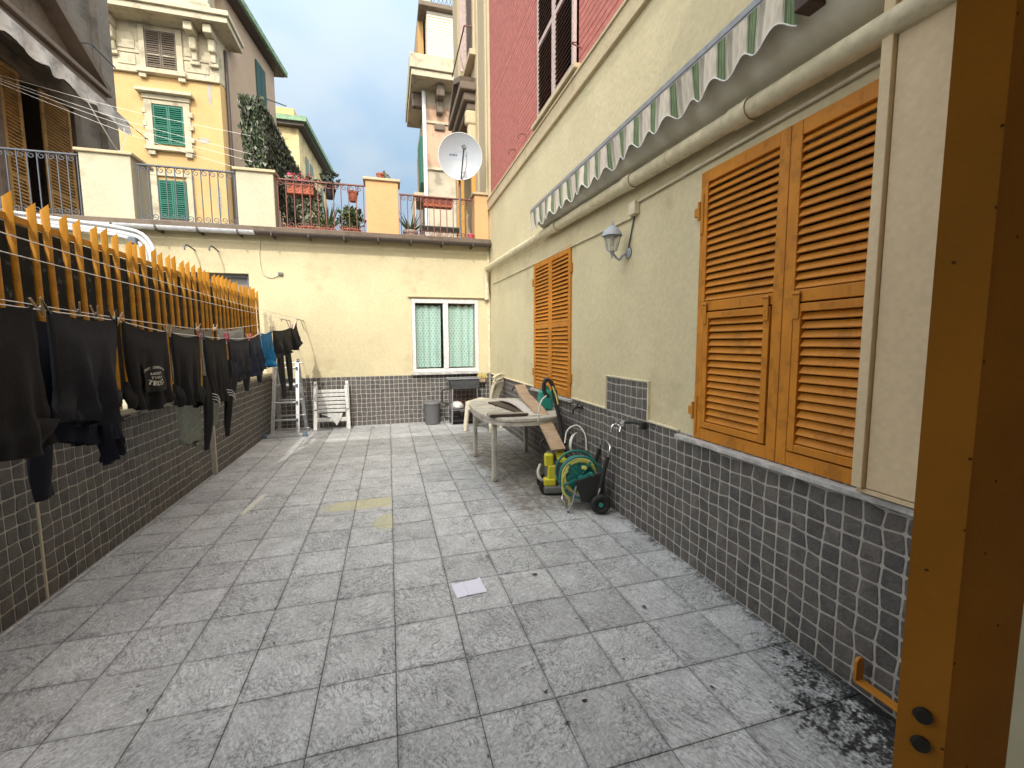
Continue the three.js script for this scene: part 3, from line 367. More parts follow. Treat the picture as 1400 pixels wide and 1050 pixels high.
// ---------------------------------------------------------------- the weathered grey house on the left
{
  const X = -6, b = thing('weathered_house', 'weathered dark grey house with ochre louvred doors and a stone pediment', 'house');
  part('wall', xwall(rect(7.2, 12.72, 0, 13.5), [rect(9.5, 11.3, 3.38, 6.2).reverse()], X - 0.4, 0.4), M.greyWall, b);
  part('rear_walls', [B(-11, X - 0.401, 0, 13.5, -12.72, -12.4), B(-11, X - 0.401, 0, 13.5, -7.5, -7.2)], M.greyWall, b);
  part('room', room(X - 0.402, X - 4, 3.30, 7, -12.3, -7.6), mat([0.4, 0.36, 0.3], 0.9), b);
  part('door_frame', [RB(X - 0.02, X + 0.06, 3.372, 6.35, -11.50, -11.31, 0.01, 1), RB(X - 0.02, X + 0.06, 3.372, 6.35, -9.49, -9.30, 0.01, 1), RB(X - 0.02, X + 0.065, 6.21, 6.42, -11.52, -9.28, 0.01, 1), RB(X - 0.25, X - 0.02, 3.372, 6.2, -10.02, -9.86, 0.01, 1)], M.greyTrim, b);
  const ochre = mat([0.46, 0.27, 0.08], 0.75, { m: 0.6, map: T.grime });
  const pl = (x, z, t) => (g) => { g.rotateY(t); g.translate(x, 3.40, z); return g; };
  shutterLeaf(b, 0.78, 2.75, pl(X + 0.0, -10.44, Math.PI / 2), { mid: 0.95, pitch: 0.06, blade: 0.07, mFrame: ochre, mSlat: ochre, st: 0.07, name: 'door' });
  shutterLeaf(b, 0.45, 2.75, pl(X + 0.0, -9.52, Math.PI / 2), { mid: 0.95, pitch: 0.06, blade: 0.07, mFrame: ochre, mSlat: ochre, st: 0.07, name: 'door' });
  // pediment: level cornice with raking mouldings over it
  part('pediment', [RB(X - 0.02, X + 0.28, 6.72, 6.86, -12.05, -8.0, 0.02, 1), RB(X - 0.02, X + 0.36, 6.862, 6.96, -12.12, -7.9, 0.02, 1), bar([X + 0.16, 6.99, -12.10], [X + 0.16, 8.05, -10.2], 0.36, 0.13, [0, 1, 0], 0.01), bar([X + 0.13, 7.10, -12.0], [X + 0.13, 8.16, -10.2], 0.24, 0.09, [0, 1, 0], 0.01), bar([X + 0.16, 6.99, -8.3], [X + 0.16, 8.05, -10.2], 0.36, 0.13, [0, 1, 0], 0.01)], M.greyTrim, b);
  part('pediment_field', xwall([[8.4, 6.96], [12.0, 6.96], [10.2, 7.98]], [], X - 0.01, 0.05), M.greyTrim, b);
  part('upper_cornice', [RB(X - 0.02, X + 0.2, 8.55, 8.7, -11.2, -8, 0.02, 1), RB(X - 0.02, X + 0.3, 8.702, 8.85, -11.3, -7.9, 0.02, 1)], M.greyTrim, b);
  part('wall_bracket', [rod([X, 7.45, -11.2], [X + 0.5, 7.45, -11.2], 0.015), rod([X + 0.5, 7.45, -11.2], [X + 0.5, 7.45, -12.0], 0.015)], M.iron, b);
  part('wall_pier', RB(X - 0.01, X + 0.14, 0, 13.4, -12.719, -12.25, 0.02, 1), M.greyWall, b);

  const aw = thing('shop_awning', 'tattered off white folded awning with ragged edge on the weathered house', 'awning');
  const pale = mat([0.62, 0.61, 0.59], 0.9, { m: 0.8, map: T.grime, side: THREE.DoubleSide }), fab = mat([0.27, 0.25, 0.24], 0.95, { m: 0.8, map: T.grime, side: THREE.DoubleSide });
  part('front_bar', rod([-5.0, 6.10, -7.4], [-5.0, 5.99, -11.15], 0.03), M.greyDark, aw);
  part('awning_arm', [rod([-5.0, 5.99, -11.1], [-5.95, 6.65, -11.0], 0.02), rod([-5.0, 6.0, -10.9], [-4.8, 5.84, -11.55], 0.008)], M.greyDark, aw);
  const ag = new THREE.PlaneGeometry(3.7, 1.15, 40, 8), p = ag.attributes.position; for (let i = 0; i < p.count; i++) { const u = p.getX(i), v = p.getY(i) / 1.15 + 0.5; const z = -9.28 - u; p.setXYZ(i, lerp(-5.0, -5.97, v), lerp(6.04 - 0.03 * (u / 1.85), 6.66, v) - 0.05 * Math.sin(v * Math.PI) + 0.015 * Math.sin(u * 9), z); } ag.computeVertexNormals(); part('awning_fabric', ag, fab, aw);
  const vg = new THREE.PlaneGeometry(3.75, 1, 150, 5), q = vg.attributes.position; for (let i = 0; i < q.count; i++) { const u = q.getX(i), v = 0.5 - q.getY(i); const z = -9.27 - u; const sc = 0.24 + 0.05 * Math.abs(Math.sin(u * 8.2)) + 0.06 * (fbm(u * 6 + 5, 3, 3) - 0.5); q.setXYZ(i, -5.0 + 0.04 + 0.04 * v * Math.sin(u * 11), 6.05 - 0.03 * (u / 1.87) - v * sc, z); } vg.computeVertexNormals(); part('valance', vg, pale, aw);
  part('loose_cord', tube([[-4.96, 5.85, -9.7], [-4.9, 5.45, -10.1], [-4.9, 5.22, -10.55], [-4.94, 5.5, -10.85], [-4.96, 5.8, -10.95]], 0.01, 24, 5), M.rope, aw);
}

// ---------------------------------------------------------------- far buildings
const prism = (pts, y0, y1) => { const g = ext(pts.map(([x, z]) => [x, -z]), y1 - y0); g.rotateX(-Math.PI / 2); g.translate(0, y0, 0); return g; };
{
  const b = thing('corner_house', 'sunlit yellow house with green shutters under a deep bracketed cornice', 'house');
  const Z = -22; part('wall', prism([[-13, Z], [-6.46, Z], [-6.37, Z - 0.5], [-6.37, Z - 5], [-13, Z - 5]], 0, 12.38), M.yellowWall, b);
  part('attic_wall', prism([[-13, Z + 0.04], [-6.45, Z + 0.04], [-6.34, Z - 0.5], [-6.34, Z - 5], [-13, Z - 5]], 12.384, 14.2), M.paleTrim, b);
  part('string_course', [RB(-13, -6.42, 12.30, 12.46, Z + 0.02, Z + 0.14, 0.02, 1), RB(-13, -6.43, 13.05, 13.12, Z + 0.04, Z + 0.08, 0.01, 1)], M.paleTrim, b);
  part('cornice', [RB(-13, -5.78, 14.2, 14.42, Z - 1.0, Z + 0.95, 0.02, 1), RB(-13, -5.70, 14.422, 14.62, Z - 1.0, Z + 1.05, 0.03, 1)], M.paleTrim, b);
  part('upper_storey', B(-13, -6.6, 14.621, 18, Z - 5, Z + 0.35), M.paleTrim, b);
  part('upper_band', RB(-13, -6.5, 14.9, 15.1, Z + 0.3, Z + 0.5, 0.02, 1), M.paleTrim, b);
  for (const x of [-10.05, -7.25, -6.58]) part('bracket', [RB(x - 0.16, x + 0.16, 13.85, 14.195, Z + 0.05, Z + 0.75, 0.06, 2), RB(x - 0.13, x + 0.13, 13.35, 13.86, Z + 0.05, Z + 0.38, 0.08, 2), RB(x - 0.10, x + 0.10, 13.0, 13.36, Z + 0.05, Z + 0.24, 0.05, 2), RB(x - 0.17, x + 0.17, 12.86, 13.0, Z + 0.05, Z + 0.2, 0.03, 2)], M.paleTrim, b);
  // raised panels of the attic
  for (const [x0, x1, y0, y1] of [[-9.95, -9.35, 12.6, 13.0], [-9.95, -9.35, 13.2, 13.8], [-7.65, -7.4, 13.2, 13.8], [-7.65, -6.8, 12.6, 12.98]]) part('wall_panel', RB(x0, x1, y0, y1, Z + 0.03, Z + 0.075, 0.02, 1), M.paleTrim, b);
  const leafPair = (x0, x1, y0, y1, m, z) => { const w = (x1 - x0) / 2; for (const x of [x0, x0 + w + 0.005]) shutterLeaf(b, w - 0.005, y1 - y0, lift(onZWall(x, z), y0), { mFrame: m, mSlat: m, pitch: 0.085, blade: 0.10, st: 0.055, rail: 0.07, mid: (y1 - y0) * 0.45 }); };
  leafPair(-8.99, -7.93, 12.62, 14.0, M.brownShutter, Z + 0.05); leafPair(-8.91, -7.86, 9.67, 11.18, M.greenShutter, Z + 0.03); leafPair(-8.91, -7.93, 6.7, 8.25, M.greenShutter, Z + 0.03);
  part('window_surround', [RB(-9.2, -9.0, 12.5, 14.15, Z + 0.05, Z + 0.11, 0.01, 1), RB(-7.92, -7.7, 12.5, 14.15, Z + 0.05, Z + 0.11, 0.01, 1), RB(-9.3, -7.6, 12.32, 12.5, Z + 0.12, Z + 0.24, 0.02, 1), RB(-9.25, -9.0, 12.15, 12.318, Z + 0.04, Z + 0.16, 0.02, 1), RB(-7.9, -7.65, 12.15, 12.318, Z + 0.04, Z + 0.16, 0.02, 1)], M.paleTrim, b);
  part('window_surround', [RB(-9.2, -8.93, 9.55, 11.35, Z + 0.0, Z + 0.10, 0.01, 1), RB(-7.84, -7.6, 9.55, 11.35, Z + 0.0, Z + 0.10, 0.01, 1), RB(-8.929, -7.841, 11.2, 11.36, Z, Z + 0.09, 0.01, 1), RB(-9.24, -7.56, 11.362, 11.55, Z, Z + 0.15, 0.02, 1), RB(-9.38, -7.42, 11.552, 11.68, Z, Z + 0.34, 0.02, 1), RB(-9.25, -7.52, 9.38, 9.548, Z, Z + 0.2, 0.02, 1), RB(-9.15, -8.9, 9.2, 9.378, Z, Z + 0.14, 0.02, 1), RB(-7.85, -7.6, 9.2, 9.378, Z, Z + 0.14, 0.02, 1)], M.paleTrim, b);
  for (const y of [9.9, 10.4, 10.9]) part('quoin', [RB(-9.28, -9.12, y - 0.1, y + 0.1, Z, Z + 0.12, 0.02, 1), RB(-7.68, -7.5, y - 0.1, y + 0.1, Z, Z + 0.12, 0.02, 1)], M.paleTrim, b);
  part('window_surround', [RB(-9.2, -8.93, 6.6, 8.4, Z + 0.0, Z + 0.08, 0.01, 1), RB(-7.9, -7.66, 6.6, 8.4, Z + 0.0, Z + 0.08, 0.01, 1), RB(-9.2, -7.66, 8.402, 8.56, Z, Z + 0.09, 0.01, 1)], M.paleTrim, b);
  part('drainpipe', rod([-6.30, 6, Z - 0.42], [-6.30, 13.9, Z - 0.42], 0.07), M.darkBrown, b);
  // bare plaster patches where the paint has come off
  const patchM = mat([0.42, 0.40, 0.38], 0.95, { m: 1, map: T.grime }), r = rng(71); for (const [x, y, w, h] of [[-6.85, 11.9, 0.14, 0.9], [-7.2, 9.98, 0.45, 0.22], [-6.75, 7.6, 0.14, 1.3], [-6.95, 12.75, 0.12, 0.5]]) { const pts = []; for (let i = 0; i < 16; i++) { const t = i / 16 * 2 * Math.PI, k = 0.75 + 0.5 * r(); pts.push([x + Math.cos(t) * w / 2 * k, y + Math.sin(t) * h / 2 * k]); } const g = ext(pts, 0.006); g.translate(0, 0, Z + (y > 12.5 ? 0.043 : 0.003)); part('bare_patch', g, patchM, b); }

  const t = thing('tan_house', 'tall tan house with green eaves behind the yellow house', 'house');
  const S0 = [-6.33, -22.52], E0 = [-5.6, -28.1], d = V(E0[0] - S0[0], 0, E0[1] - S0[1]), L = d.length(); d.normalize(); const n = V(-d.z, 0, d.x), at = (u, o) => [S0[0] + d.x * u + n.x * o, S0[1] + d.z * u + n.z * o];
  part('wall', prism([at(0.0, 0), at(L, 0), at(L, -6), at(0, -6)], 0, 16.3), M.tanWall, t);
  part('eaves', [prism([at(-1.5, -5), at(-1.5, 0.42), at(L + 0.42, 0.42), at(L + 0.42, -5)], 16.3, 16.5)], M.darkBrown, t); part('green_gutter', prism([at(-1.5, 0.42), at(-1.5, 0.56), at(L + 0.5, 0.56), at(L + 0.5, 0.42)], 16.36, 16.62), M.greenTrim, t);
  const sh = (u0, u1, y0, y1) => part('shutter', prism([at(u0, 0.0), at(u0, 0.07), at(u1, 0.07), at(u1, 0.0)], y0, y1), mat([0.02, 0.06, 0.05], 0.7), t); sh(3.1, 3.55, 13.7, 15.5); sh(3.6, 4.2, 13.7, 15.5);
  part('line_bracket', rod(V(at(4.4, 0)[0], 14.3, at(4.4, 0)[1]), V(at(4.6, 0.9)[0], 14.1, at(4.6, 0.9)[1]), 0.03), M.iron, t);
  for (const u of [0.8, 2.2]) part('roof_aerial', rod(V(at(u, 0)[0], 16.5, at(u, 0)[1]), V(at(u, 0)[0], 18.4, at(u, 0)[1]), 0.02), M.iron, t);

  const m = thing('far_house', 'pale yellow house with green eaves and parapet beyond the terrace hedge', 'house');
  const c0 = [-5.77, -36], c1 = [-5.1, -45.2], u = V(c1[0] - c0[0], 0, c1[1] - c0[1]).normalize(), w = V(-u.z, 0, u.x), am = (k, o) => [c0[0] + u.x * k + w.x * o, c0[1] + u.z * k + w.z * o];
  part('wall', prism([[-14, -36], c0, c1, [-14, -45]], 0, 16.9), mat([0.70, 0.56, 0.30], 0.95, { m: 3, map: T.grime }), m);
  part('eaves', prism([[-14, -35.5], am(-0.5, 0.5), am(9.7, 0.5), [-14, -45.4]], 16.9, 17.12), M.darkBrown, m); part('green_gutter', prism([[-14, -35.3], am(-0.7, 0.72), am(9.9, 0.72), [-14, -45.5]], 17.122, 17.45), M.greenTrim, m);
  part('parapet', prism([[-14, -36.6], [-6.1, -36.6], [-6.0, -40], [-14, -40]], 17.452, 18.5), M.yellowWall, m);
  for (const [k, y] of [[1.6, 13.2], [3.0, 13.2], [6.6, 12.6]]) part('shutter', prism([am(k, 0), am(k, 0.08), am(k + 0.8, 0.08), am(k + 0.8, 0)], y, y + 2.4), mat([0.16, 0.20, 0.17], 0.8), m);
}
{
  // the next house along the right side
  const X = 1.9, b = thing('olive_house', 'olive beige house with a dark stone hood over its terrace door', 'house');
  part('wall', xwall(rect(8.30, 12.4, 0, 16), [rect(9.55, 11.5, 3.4, 6.15).reverse(), rect(9.55, 11.3, 7.5, 10.2).reverse()], X + 0.01, 0.4), M.oliveWall, b);
  part('end_wall', B(X + 0.42, 6, 0, 16, -8.8, -8.32), M.oliveWall, b);
  part('room', [...room(X + 0.412, X + 3.5, 3.3, 6.9, -12.3, -8.82), ...room(X + 0.412, X + 3.5, 7.0, 11, -12.3, -8.82)], mat([0.4, 0.36, 0.3], 0.9), b);
  part('corner_strip', [RB(X - 0.05, X + 0.2, 3.38, 16, -8.40, -8.295, 0.01, 1), RB(X - 0.012, X + 0.2, 3.38, 16, -9.45, -9.2, 0.01, 1)], M.band, b);
  part('door_hood', [RB(X - 0.34, X + 0.05, 6.62, 6.78, -11.2, -9.3, 0.03, 1), RB(X - 0.26, X + 0.05, 6.45, 6.618, -11.15, -9.38, 0.03, 1), RB(X - 0.18, X + 0.05, 6.3, 6.448, -11.1, -9.45, 0.03, 1), bar([X - 0.15, 6.83, -11.15], [X - 0.15, 7.25, -10.25], 0.36, 0.1), bar([X - 0.15, 6.83, -9.35], [X - 0.15, 7.25, -10.25], 0.36, 0.1)], M.greyTrim, b);
  for (const z of [-9.5, -11.0]) part('hood_bracket', [RB(X - 0.22, X + 0.02, 6.0, 6.298, z - 0.09, z + 0.09, 0.06, 2), RB(X - 0.17, X + 0.02, 5.6, 6.02, z - 0.08, z + 0.08, 0.05, 2)], M.band, b);
  const ochre = mat([0.70, 0.34, 0.06], 0.6, { m: 0.5, map: T.fine });
  part('shutter', RB(X - 0.09, X + 0.0, 3.42, 6.1, -9.62, -9.50, 0.01, 1), ochre, b); part('shutter', RB(X - 0.2, X - 0.02, 3.42, 6.05, -10.9, -10.84, 0.01, 1), ochre, b);
  part('window_surround', [RB(X - 0.04, X + 0.02, 7.4, 10.3, -9.54, -9.4, 0.01, 1), RB(X - 0.04, X + 0.02, 7.4, 10.3, -11.45, -11.31, 0.01, 1), RB(X - 0.14, X + 0.02, 7.3, 7.42, -11.55, -9.3, 0.02, 1)], M.band, b);
  part('shutter', RB(X - 0.06, X + 0.06, 7.5, 10.2, -10.0, -9.58, 0.01, 1), M.darkSlat, b); part('shutter', RB(X - 0.16, X - 0.02, 7.5, 10.2, -10.30, -10.26, 0.01, 1), M.paleFrame, b);
  part('window_rail', [rod([X - 0.2, 7.95, -9.5], [X - 0.2, 7.95, -11.3], 0.015), rod([X, 7.95, -9.5], [X - 0.2, 7.95, -9.5], 0.015)], M.ironRust, b);

  // the tower house beyond
  const t = thing('tower_house', 'tall plastered house end with a deep balcony slab and pale tiled top storey', 'house');
  const Z = -20; part('wall', B(1.88, 8, 0, 12.2, Z - 6, Z), M.greyPlaster, t);
  part('brick_zone', RB(1.84, 8, 9.0, 11.6, Z - 5.9, Z + 0.035, 0.01, 1), M.brickPink, t); part('string_course', [RB(1.80, 8, 10.86, 10.95, Z + 0.03, Z + 0.1, 0.01, 1), RB(1.80, 8, 8.95, 9.05, Z + 0.0, Z + 0.09, 0.01, 1)], M.paleTrim, t);
  part('balcony_slab', [RB(1.22, 8, 12.2, 12.45, Z - 3.5, Z + 1.0, 0.03, 1), RB(1.16, 8, 12.452, 13.0, Z - 3.6, Z + 1.08, 0.03, 1)], M.paleTrim, t);
  part('bracket', [RB(2.25, 2.6, 11.7, 12.195, Z, Z + 0.7, 0.08, 2), RB(2.28, 2.57, 11.2, 11.702, Z, Z + 0.35, 0.08, 2), RB(2.2, 2.65, 10.6, 10.85, Z, Z + 0.14, 0.05, 2)], M.greyTrim, t); part('bracket', [RB(1.3, 1.87, 11.6, 12.195, Z - 0.5, Z - 0.2, 0.08, 2)], M.greyTrim, t);
  const top = part('top_storey', B(1.95, 8, 13.0, 15.2, Z - 5, Z + 0.3), M.paleTile, t); for (let y = 13.45; y < 15.1; y += 0.115) part('tile_course', RB(1.97, 8, y + 0.008, y + 0.108, Z + 0.30, Z + 0.325, 0.006, 1), M.paleTile, top);
  part('roof_slab', RB(1.62, 8, 15.2, 15.38, Z - 5, Z + 0.55, 0.02, 1), M.greyTrim, t); part('side_panel', B(1.62, 1.86, 13.0, 15.2, Z - 4, Z - 0.4), mat([0.4, 0.25, 0.10], 0.9), t);
  const gr = []; for (let k = 0; k < 14; k++) { gr.push(rod([2.2 + k * 0.16, 15.4, Z + 0.4], [2.55 + k * 0.16, 16.2, Z + 0.4], 0.012, 0.012, 5), rod([2.55 + k * 0.16, 15.4, Z + 0.4], [2.2 + k * 0.16, 16.2, Z + 0.4], 0.012, 0.012, 5)); } const lt = part('roof_lattice', gr, M.iron, t); lt.userData.kind = 'stuff'; part('roof_rail', [rod([2.15, 16.22, Z + 0.4], [5, 16.22, Z + 0.4], 0.02), rod([2.15, 15.38, Z + 0.4], [2.15, 16.3, Z + 0.4], 0.03), rod([2.6, 16.2, Z + 0.4], [2.85, 17.4, Z + 0.4], 0.015)], M.iron, t); part('chimney', B(1.85, 2.12, 15.381, 16.5, Z - 0.3, Z), M.paleTrim, t);
  part('drainpipe', rod([1.78, 3, Z + 0.08], [1.78, 12.1, Z + 0.08], 0.09), M.white, t);
  part('side_balcony', [RB(1.30, 1.85, 8.1, 8.25, Z - 3, Z - 0.8, 0.02, 1), RB(1.30, 1.85, 6.0, 6.15, Z - 3, Z - 0.8, 0.02, 1), RB(1.32, 1.4, 6.152, 8.05, Z - 2.9, Z - 0.9, 0.01, 1)], M.paleTrim, t); part('side_shutter', RB(1.62, 1.84, 8.6, 10.6, Z - 2, Z - 0.6, 0.02, 1), M.greenShutter, t);
}

// ---------------------------------------------------------------- railings, hedge and pots of the terrace
function railing(x0, x1, y1, m, label, z = ZB - 0.05, n = Math.round((x1 - x0) / 0.125)) {
  const y0 = 3.44, o = thing('iron_railing', label, 'railing', [0, 0, 0], 0, null); const w = x1 - x0;
  part('top_rail', RB(x0, x1, y1 - 0.012, y1 + 0.012, z - 0.02, z + 0.02, 0.005, 1), m, o); part('bottom_rail', RB(x0, x1, y0 - 0.01, y0 + 0.01, z - 0.015, z + 0.015, 0.004, 1), m, o);
  const sp = (s) => { const pts = []; for (let i = 0; i <= 14; i++) { const t = i / 14, a = Math.PI * 0.5 + t * Math.PI * 2.3 * s, r = 0.046 * (1 - 0.72 * t); pts.push(V(Math.cos(a) * r, Math.sin(a) * r, 0)); } return new THREE.TubeGeometry(new THREE.CatmullRomCurve3(pts), 20, 0.0065, 5); };
  const gs = sp(1), bg = rod([0, y0, 0], [0, y1, 0], 0.0085, 0.0085, 6);
  const pb = part('bar', bg, m, null), ps = part('scroll', gs, m, null);
  for (let i = 0; i <= n; i++) { const x = x0 + 0.02 + (w - 0.04) * i / n; const b = pb.clone(); b.position.set(x, 0, z); o.add(b); if (i < n) { const s = ps.clone(); s.position.set(x + w / n * 0.45, y1 - 0.06, z); o.add(s); const s2 = ps.clone(); s2.position.set(x + w / n * 0.45, y0 + 0.058, z); s2.rotation.z = Math.PI; o.add(s2); } }
  return o;
}
railing(-5.75, -4.39, 4.33, M.iron, 'blue grey iron railing in front of the weathered house');
railing(-3.66, -2.31, 4.27, M.iron, 'blue grey iron railing between the two cream pillars');
railing(-1.72, -0.32, 4.23, M.ironRust, 'rusty red iron railing with hanging pots and potted plants behind');
railing(0.27, 1.60, 4.14, M.ironRust, 'rusty red iron railing carrying a flower box below the dish');

function leaves(n, place, size, seed, long = 1.6) { const r = rng(seed), pos = []; for (let i = 0; i < n; i++) { const [c, dirn, k] = place(r), s = size * (0.6 + 0.8 * r()) * (k || 1); const d = dirn || V(r() - 0.5, r() - 0.5, r() - 0.5).normalize(); const side = V(r() - 0.5, r() - 0.5, r() - 0.5).cross(d).normalize().multiplyScalar(s * 0.5), tip = d.clone().multiplyScalar(s * long), midp = c.clone().addScaledVector(tip, 0.45), nn = side.clone().cross(d).normalize().multiplyScalar(s * 0.18); const a = c, b = midp.clone().add(side).add(nn), e = midp.clone().sub(side).add(nn), f = c.clone().add(tip); pos.push(a.x, a.y, a.z, b.x, b.y, b.z, f.x, f.y, f.z, a.x, a.y, a.z, f.x, f.y, f.z, e.x, e.y, e.z); } const g = new THREE.BufferGeometry(); g.setAttribute('position', new THREE.Float32BufferAttribute(pos, 3)); g.computeVertexNormals(); g.setAttribute('uv', new THREE.Float32BufferAttribute(new Float32Array(pos.length / 3 * 2), 2)); return g; }
{
  const h = thing('ivy_screen', 'tall dark ivy covered screen standing on the terrace behind a cream pillar', 'hedge');
  const hedge = (r) => { const z = -8.8 - 3.9 * r(), shell = r(); const top = 5.62 + 0.16 * fbm(z * 3, 4, 3), bot = 4.45 + 0.12 * fbm(z * 4, 9, 2); let x = -2.30 + 0.34 * r(), y = lerp(bot, top, Math.pow(r(), 0.8)); if (shell < 0.45) x = -1.96 - 0.06 * r(); else if (shell < 0.6) y = top - 0.08 * r(); let zz = z; if (r() < 0.13) { zz = -8.74 - 0.06 * r(); } return [V(x + 0.05 * (r() - 0.5), y, zz), V(0.5 * (r() - 0.3), -0.5 - r(), 0.6 * (r() - 0.3)).normalize()]; };
  part('foliage', leaves(9000, hedge, 0.055, 41), M.leafDark, h); part('pale_foliage', leaves(800, hedge, 0.055, 42), M.leafPale, h); part('green_foliage', leaves(1500, hedge, 0.055, 43), M.leafMid, h);
  const bl = []; for (let i = 0; i < 9; i++) bl.push(rod([-2.14, 3.37, -8.95 - i * 0.45], [-2.14, 5.5, -8.95 - i * 0.45], 0.02, 0.015, 6)); for (const y of [4.5, 4.9, 5.3]) bl.push(rod([-2.14, y, -8.9], [-2.14, y, -12.6], 0.012, 0.012, 5)); part('trellis', bl, M.darkBrown, h);
  const core = new THREE.BoxGeometry(0.16, 1.05, 3.6, 4, 10, 30), p = core.attributes.position; for (let i = 0; i < p.count; i++) p.setX(i, p.getX(i) + 0.06 * (fbm(p.getY(i) * 6 + 9, p.getZ(i) * 6 + 30, 3) - 0.5)); core.translate(-2.14, 5.02, -10.75); core.computeVertexNormals(); part('dark_core', core, mat([0.018, 0.02, 0.012], 1), h);  // solid near-black core filling the gaps among the leaves
}
const potProfile = (r, h) => [[0.001, 0], [r * 0.72, 0], [r * 0.95, h * 0.8], [r * 1.08, h * 0.8], [r * 1.08, h], [r * 0.95, h], [r * 0.9, h * 0.86], [0.001, h * 0.86]];
function potted(name, label, pos, r, h, m, build, group) { const o = thing(name, label, 'potted plant', pos, 0, group); part('pot', lathe(potProfile(r, h), 18), m, o); if (build) build(o, h); return o; }
const bushy = (n, R, Hh, size, seed, m) => (o, h) => { part('stems', (() => { const r = rng(seed), l = []; for (let i = 0; i < 6; i++) l.push(rod([0, h * 0.8, 0], [(r() - 0.5) * R, h + Hh * (0.5 + 0.4 * r()), (r() - 0.5) * R], 0.008, 0.004, 5)); return l; })(), M.darkBrown, o); part('foliage', leaves(n, (r) => { const a = r() * 6.283, q = Math.sqrt(r()) * R, y = r(); return [V(Math.cos(a) * q * (0.5 + 0.5 * Math.sin(y * 3)), h + Hh * y, Math.sin(a) * q * 0.8), V(r() - 0.5, r() * 0.8 - 0.1, r() - 0.5).normalize()]; }, size, seed + 1), m, o); };
const spiky = (n, len, seed, m) => (o, h) => part('foliage', (() => { const r = rng(seed), l = []; for (let i = 0; i < n; i++) { const a = r() * 6.283, t = 0.25 + r() * 0.9, d = V(Math.cos(a) * Math.sin(t), Math.cos(t), Math.sin(a) * Math.sin(t)), L = len * (0.6 + 0.5 * r()); const g = new THREE.ConeGeometry(0.022, L, 4, 4); g.translate(0, L / 2, 0); g.scale(1, 1, 0.3); const p = g.attributes.position; for (let k = 0; k < p.count; k++) { const y = p.getY(k) / L; p.setZ(k, p.getZ(k) + y * y * L * 0.25); } g.applyQuaternion(new THREE.Quaternion().setFromUnitVectors(V(0, 1, 0), d)); g.translate(0, h * 0.85, 0); g.computeVertexNormals(); l.push(g); } return l; })(), m, o);
potted('potted_plant', 'spiky agave in a grey pot behind the rusty railing near the dish', [0.46, 3.37, ZB - 0.3], 0.13, 0.2, M.greyPlastic, spiky(22, 0.42, 51, M.leafMid));
potted('potted_plant', 'spiky yucca in a low red pot behind the rusty railing with hanging pots', [-0.98, 3.37, ZB - 0.3], 0.15, 0.14, M.terracotta, spiky(40, 0.52, 52, M.leafMid));
potted('potted_plant', 'bushy green plant in a low red pot beside the orange pillar', [-0.58, 3.37, ZB - 0.28], 0.16, 0.15, M.terracotta, bushy(420, 0.24, 0.34, 0.05, 53, M.leafMid));
potted('potted_plant', 'pale leaved shrub in a red trough beside the ivy screen', [-1.28, 3.37, ZB - 0.33], 0.18, 0.15, M.terracotta, bushy(700, 0.22, 0.66, 0.05, 54, M.leafPale));
potted('potted_plant', 'sparse leggy plant in a low red pot next to the cream pillar', [-1.58, 3.37, ZB - 0.25], 0.11, 0.12, M.terracotta, bushy(180, 0.13, 0.42, 0.045, 55, M.leafDark));
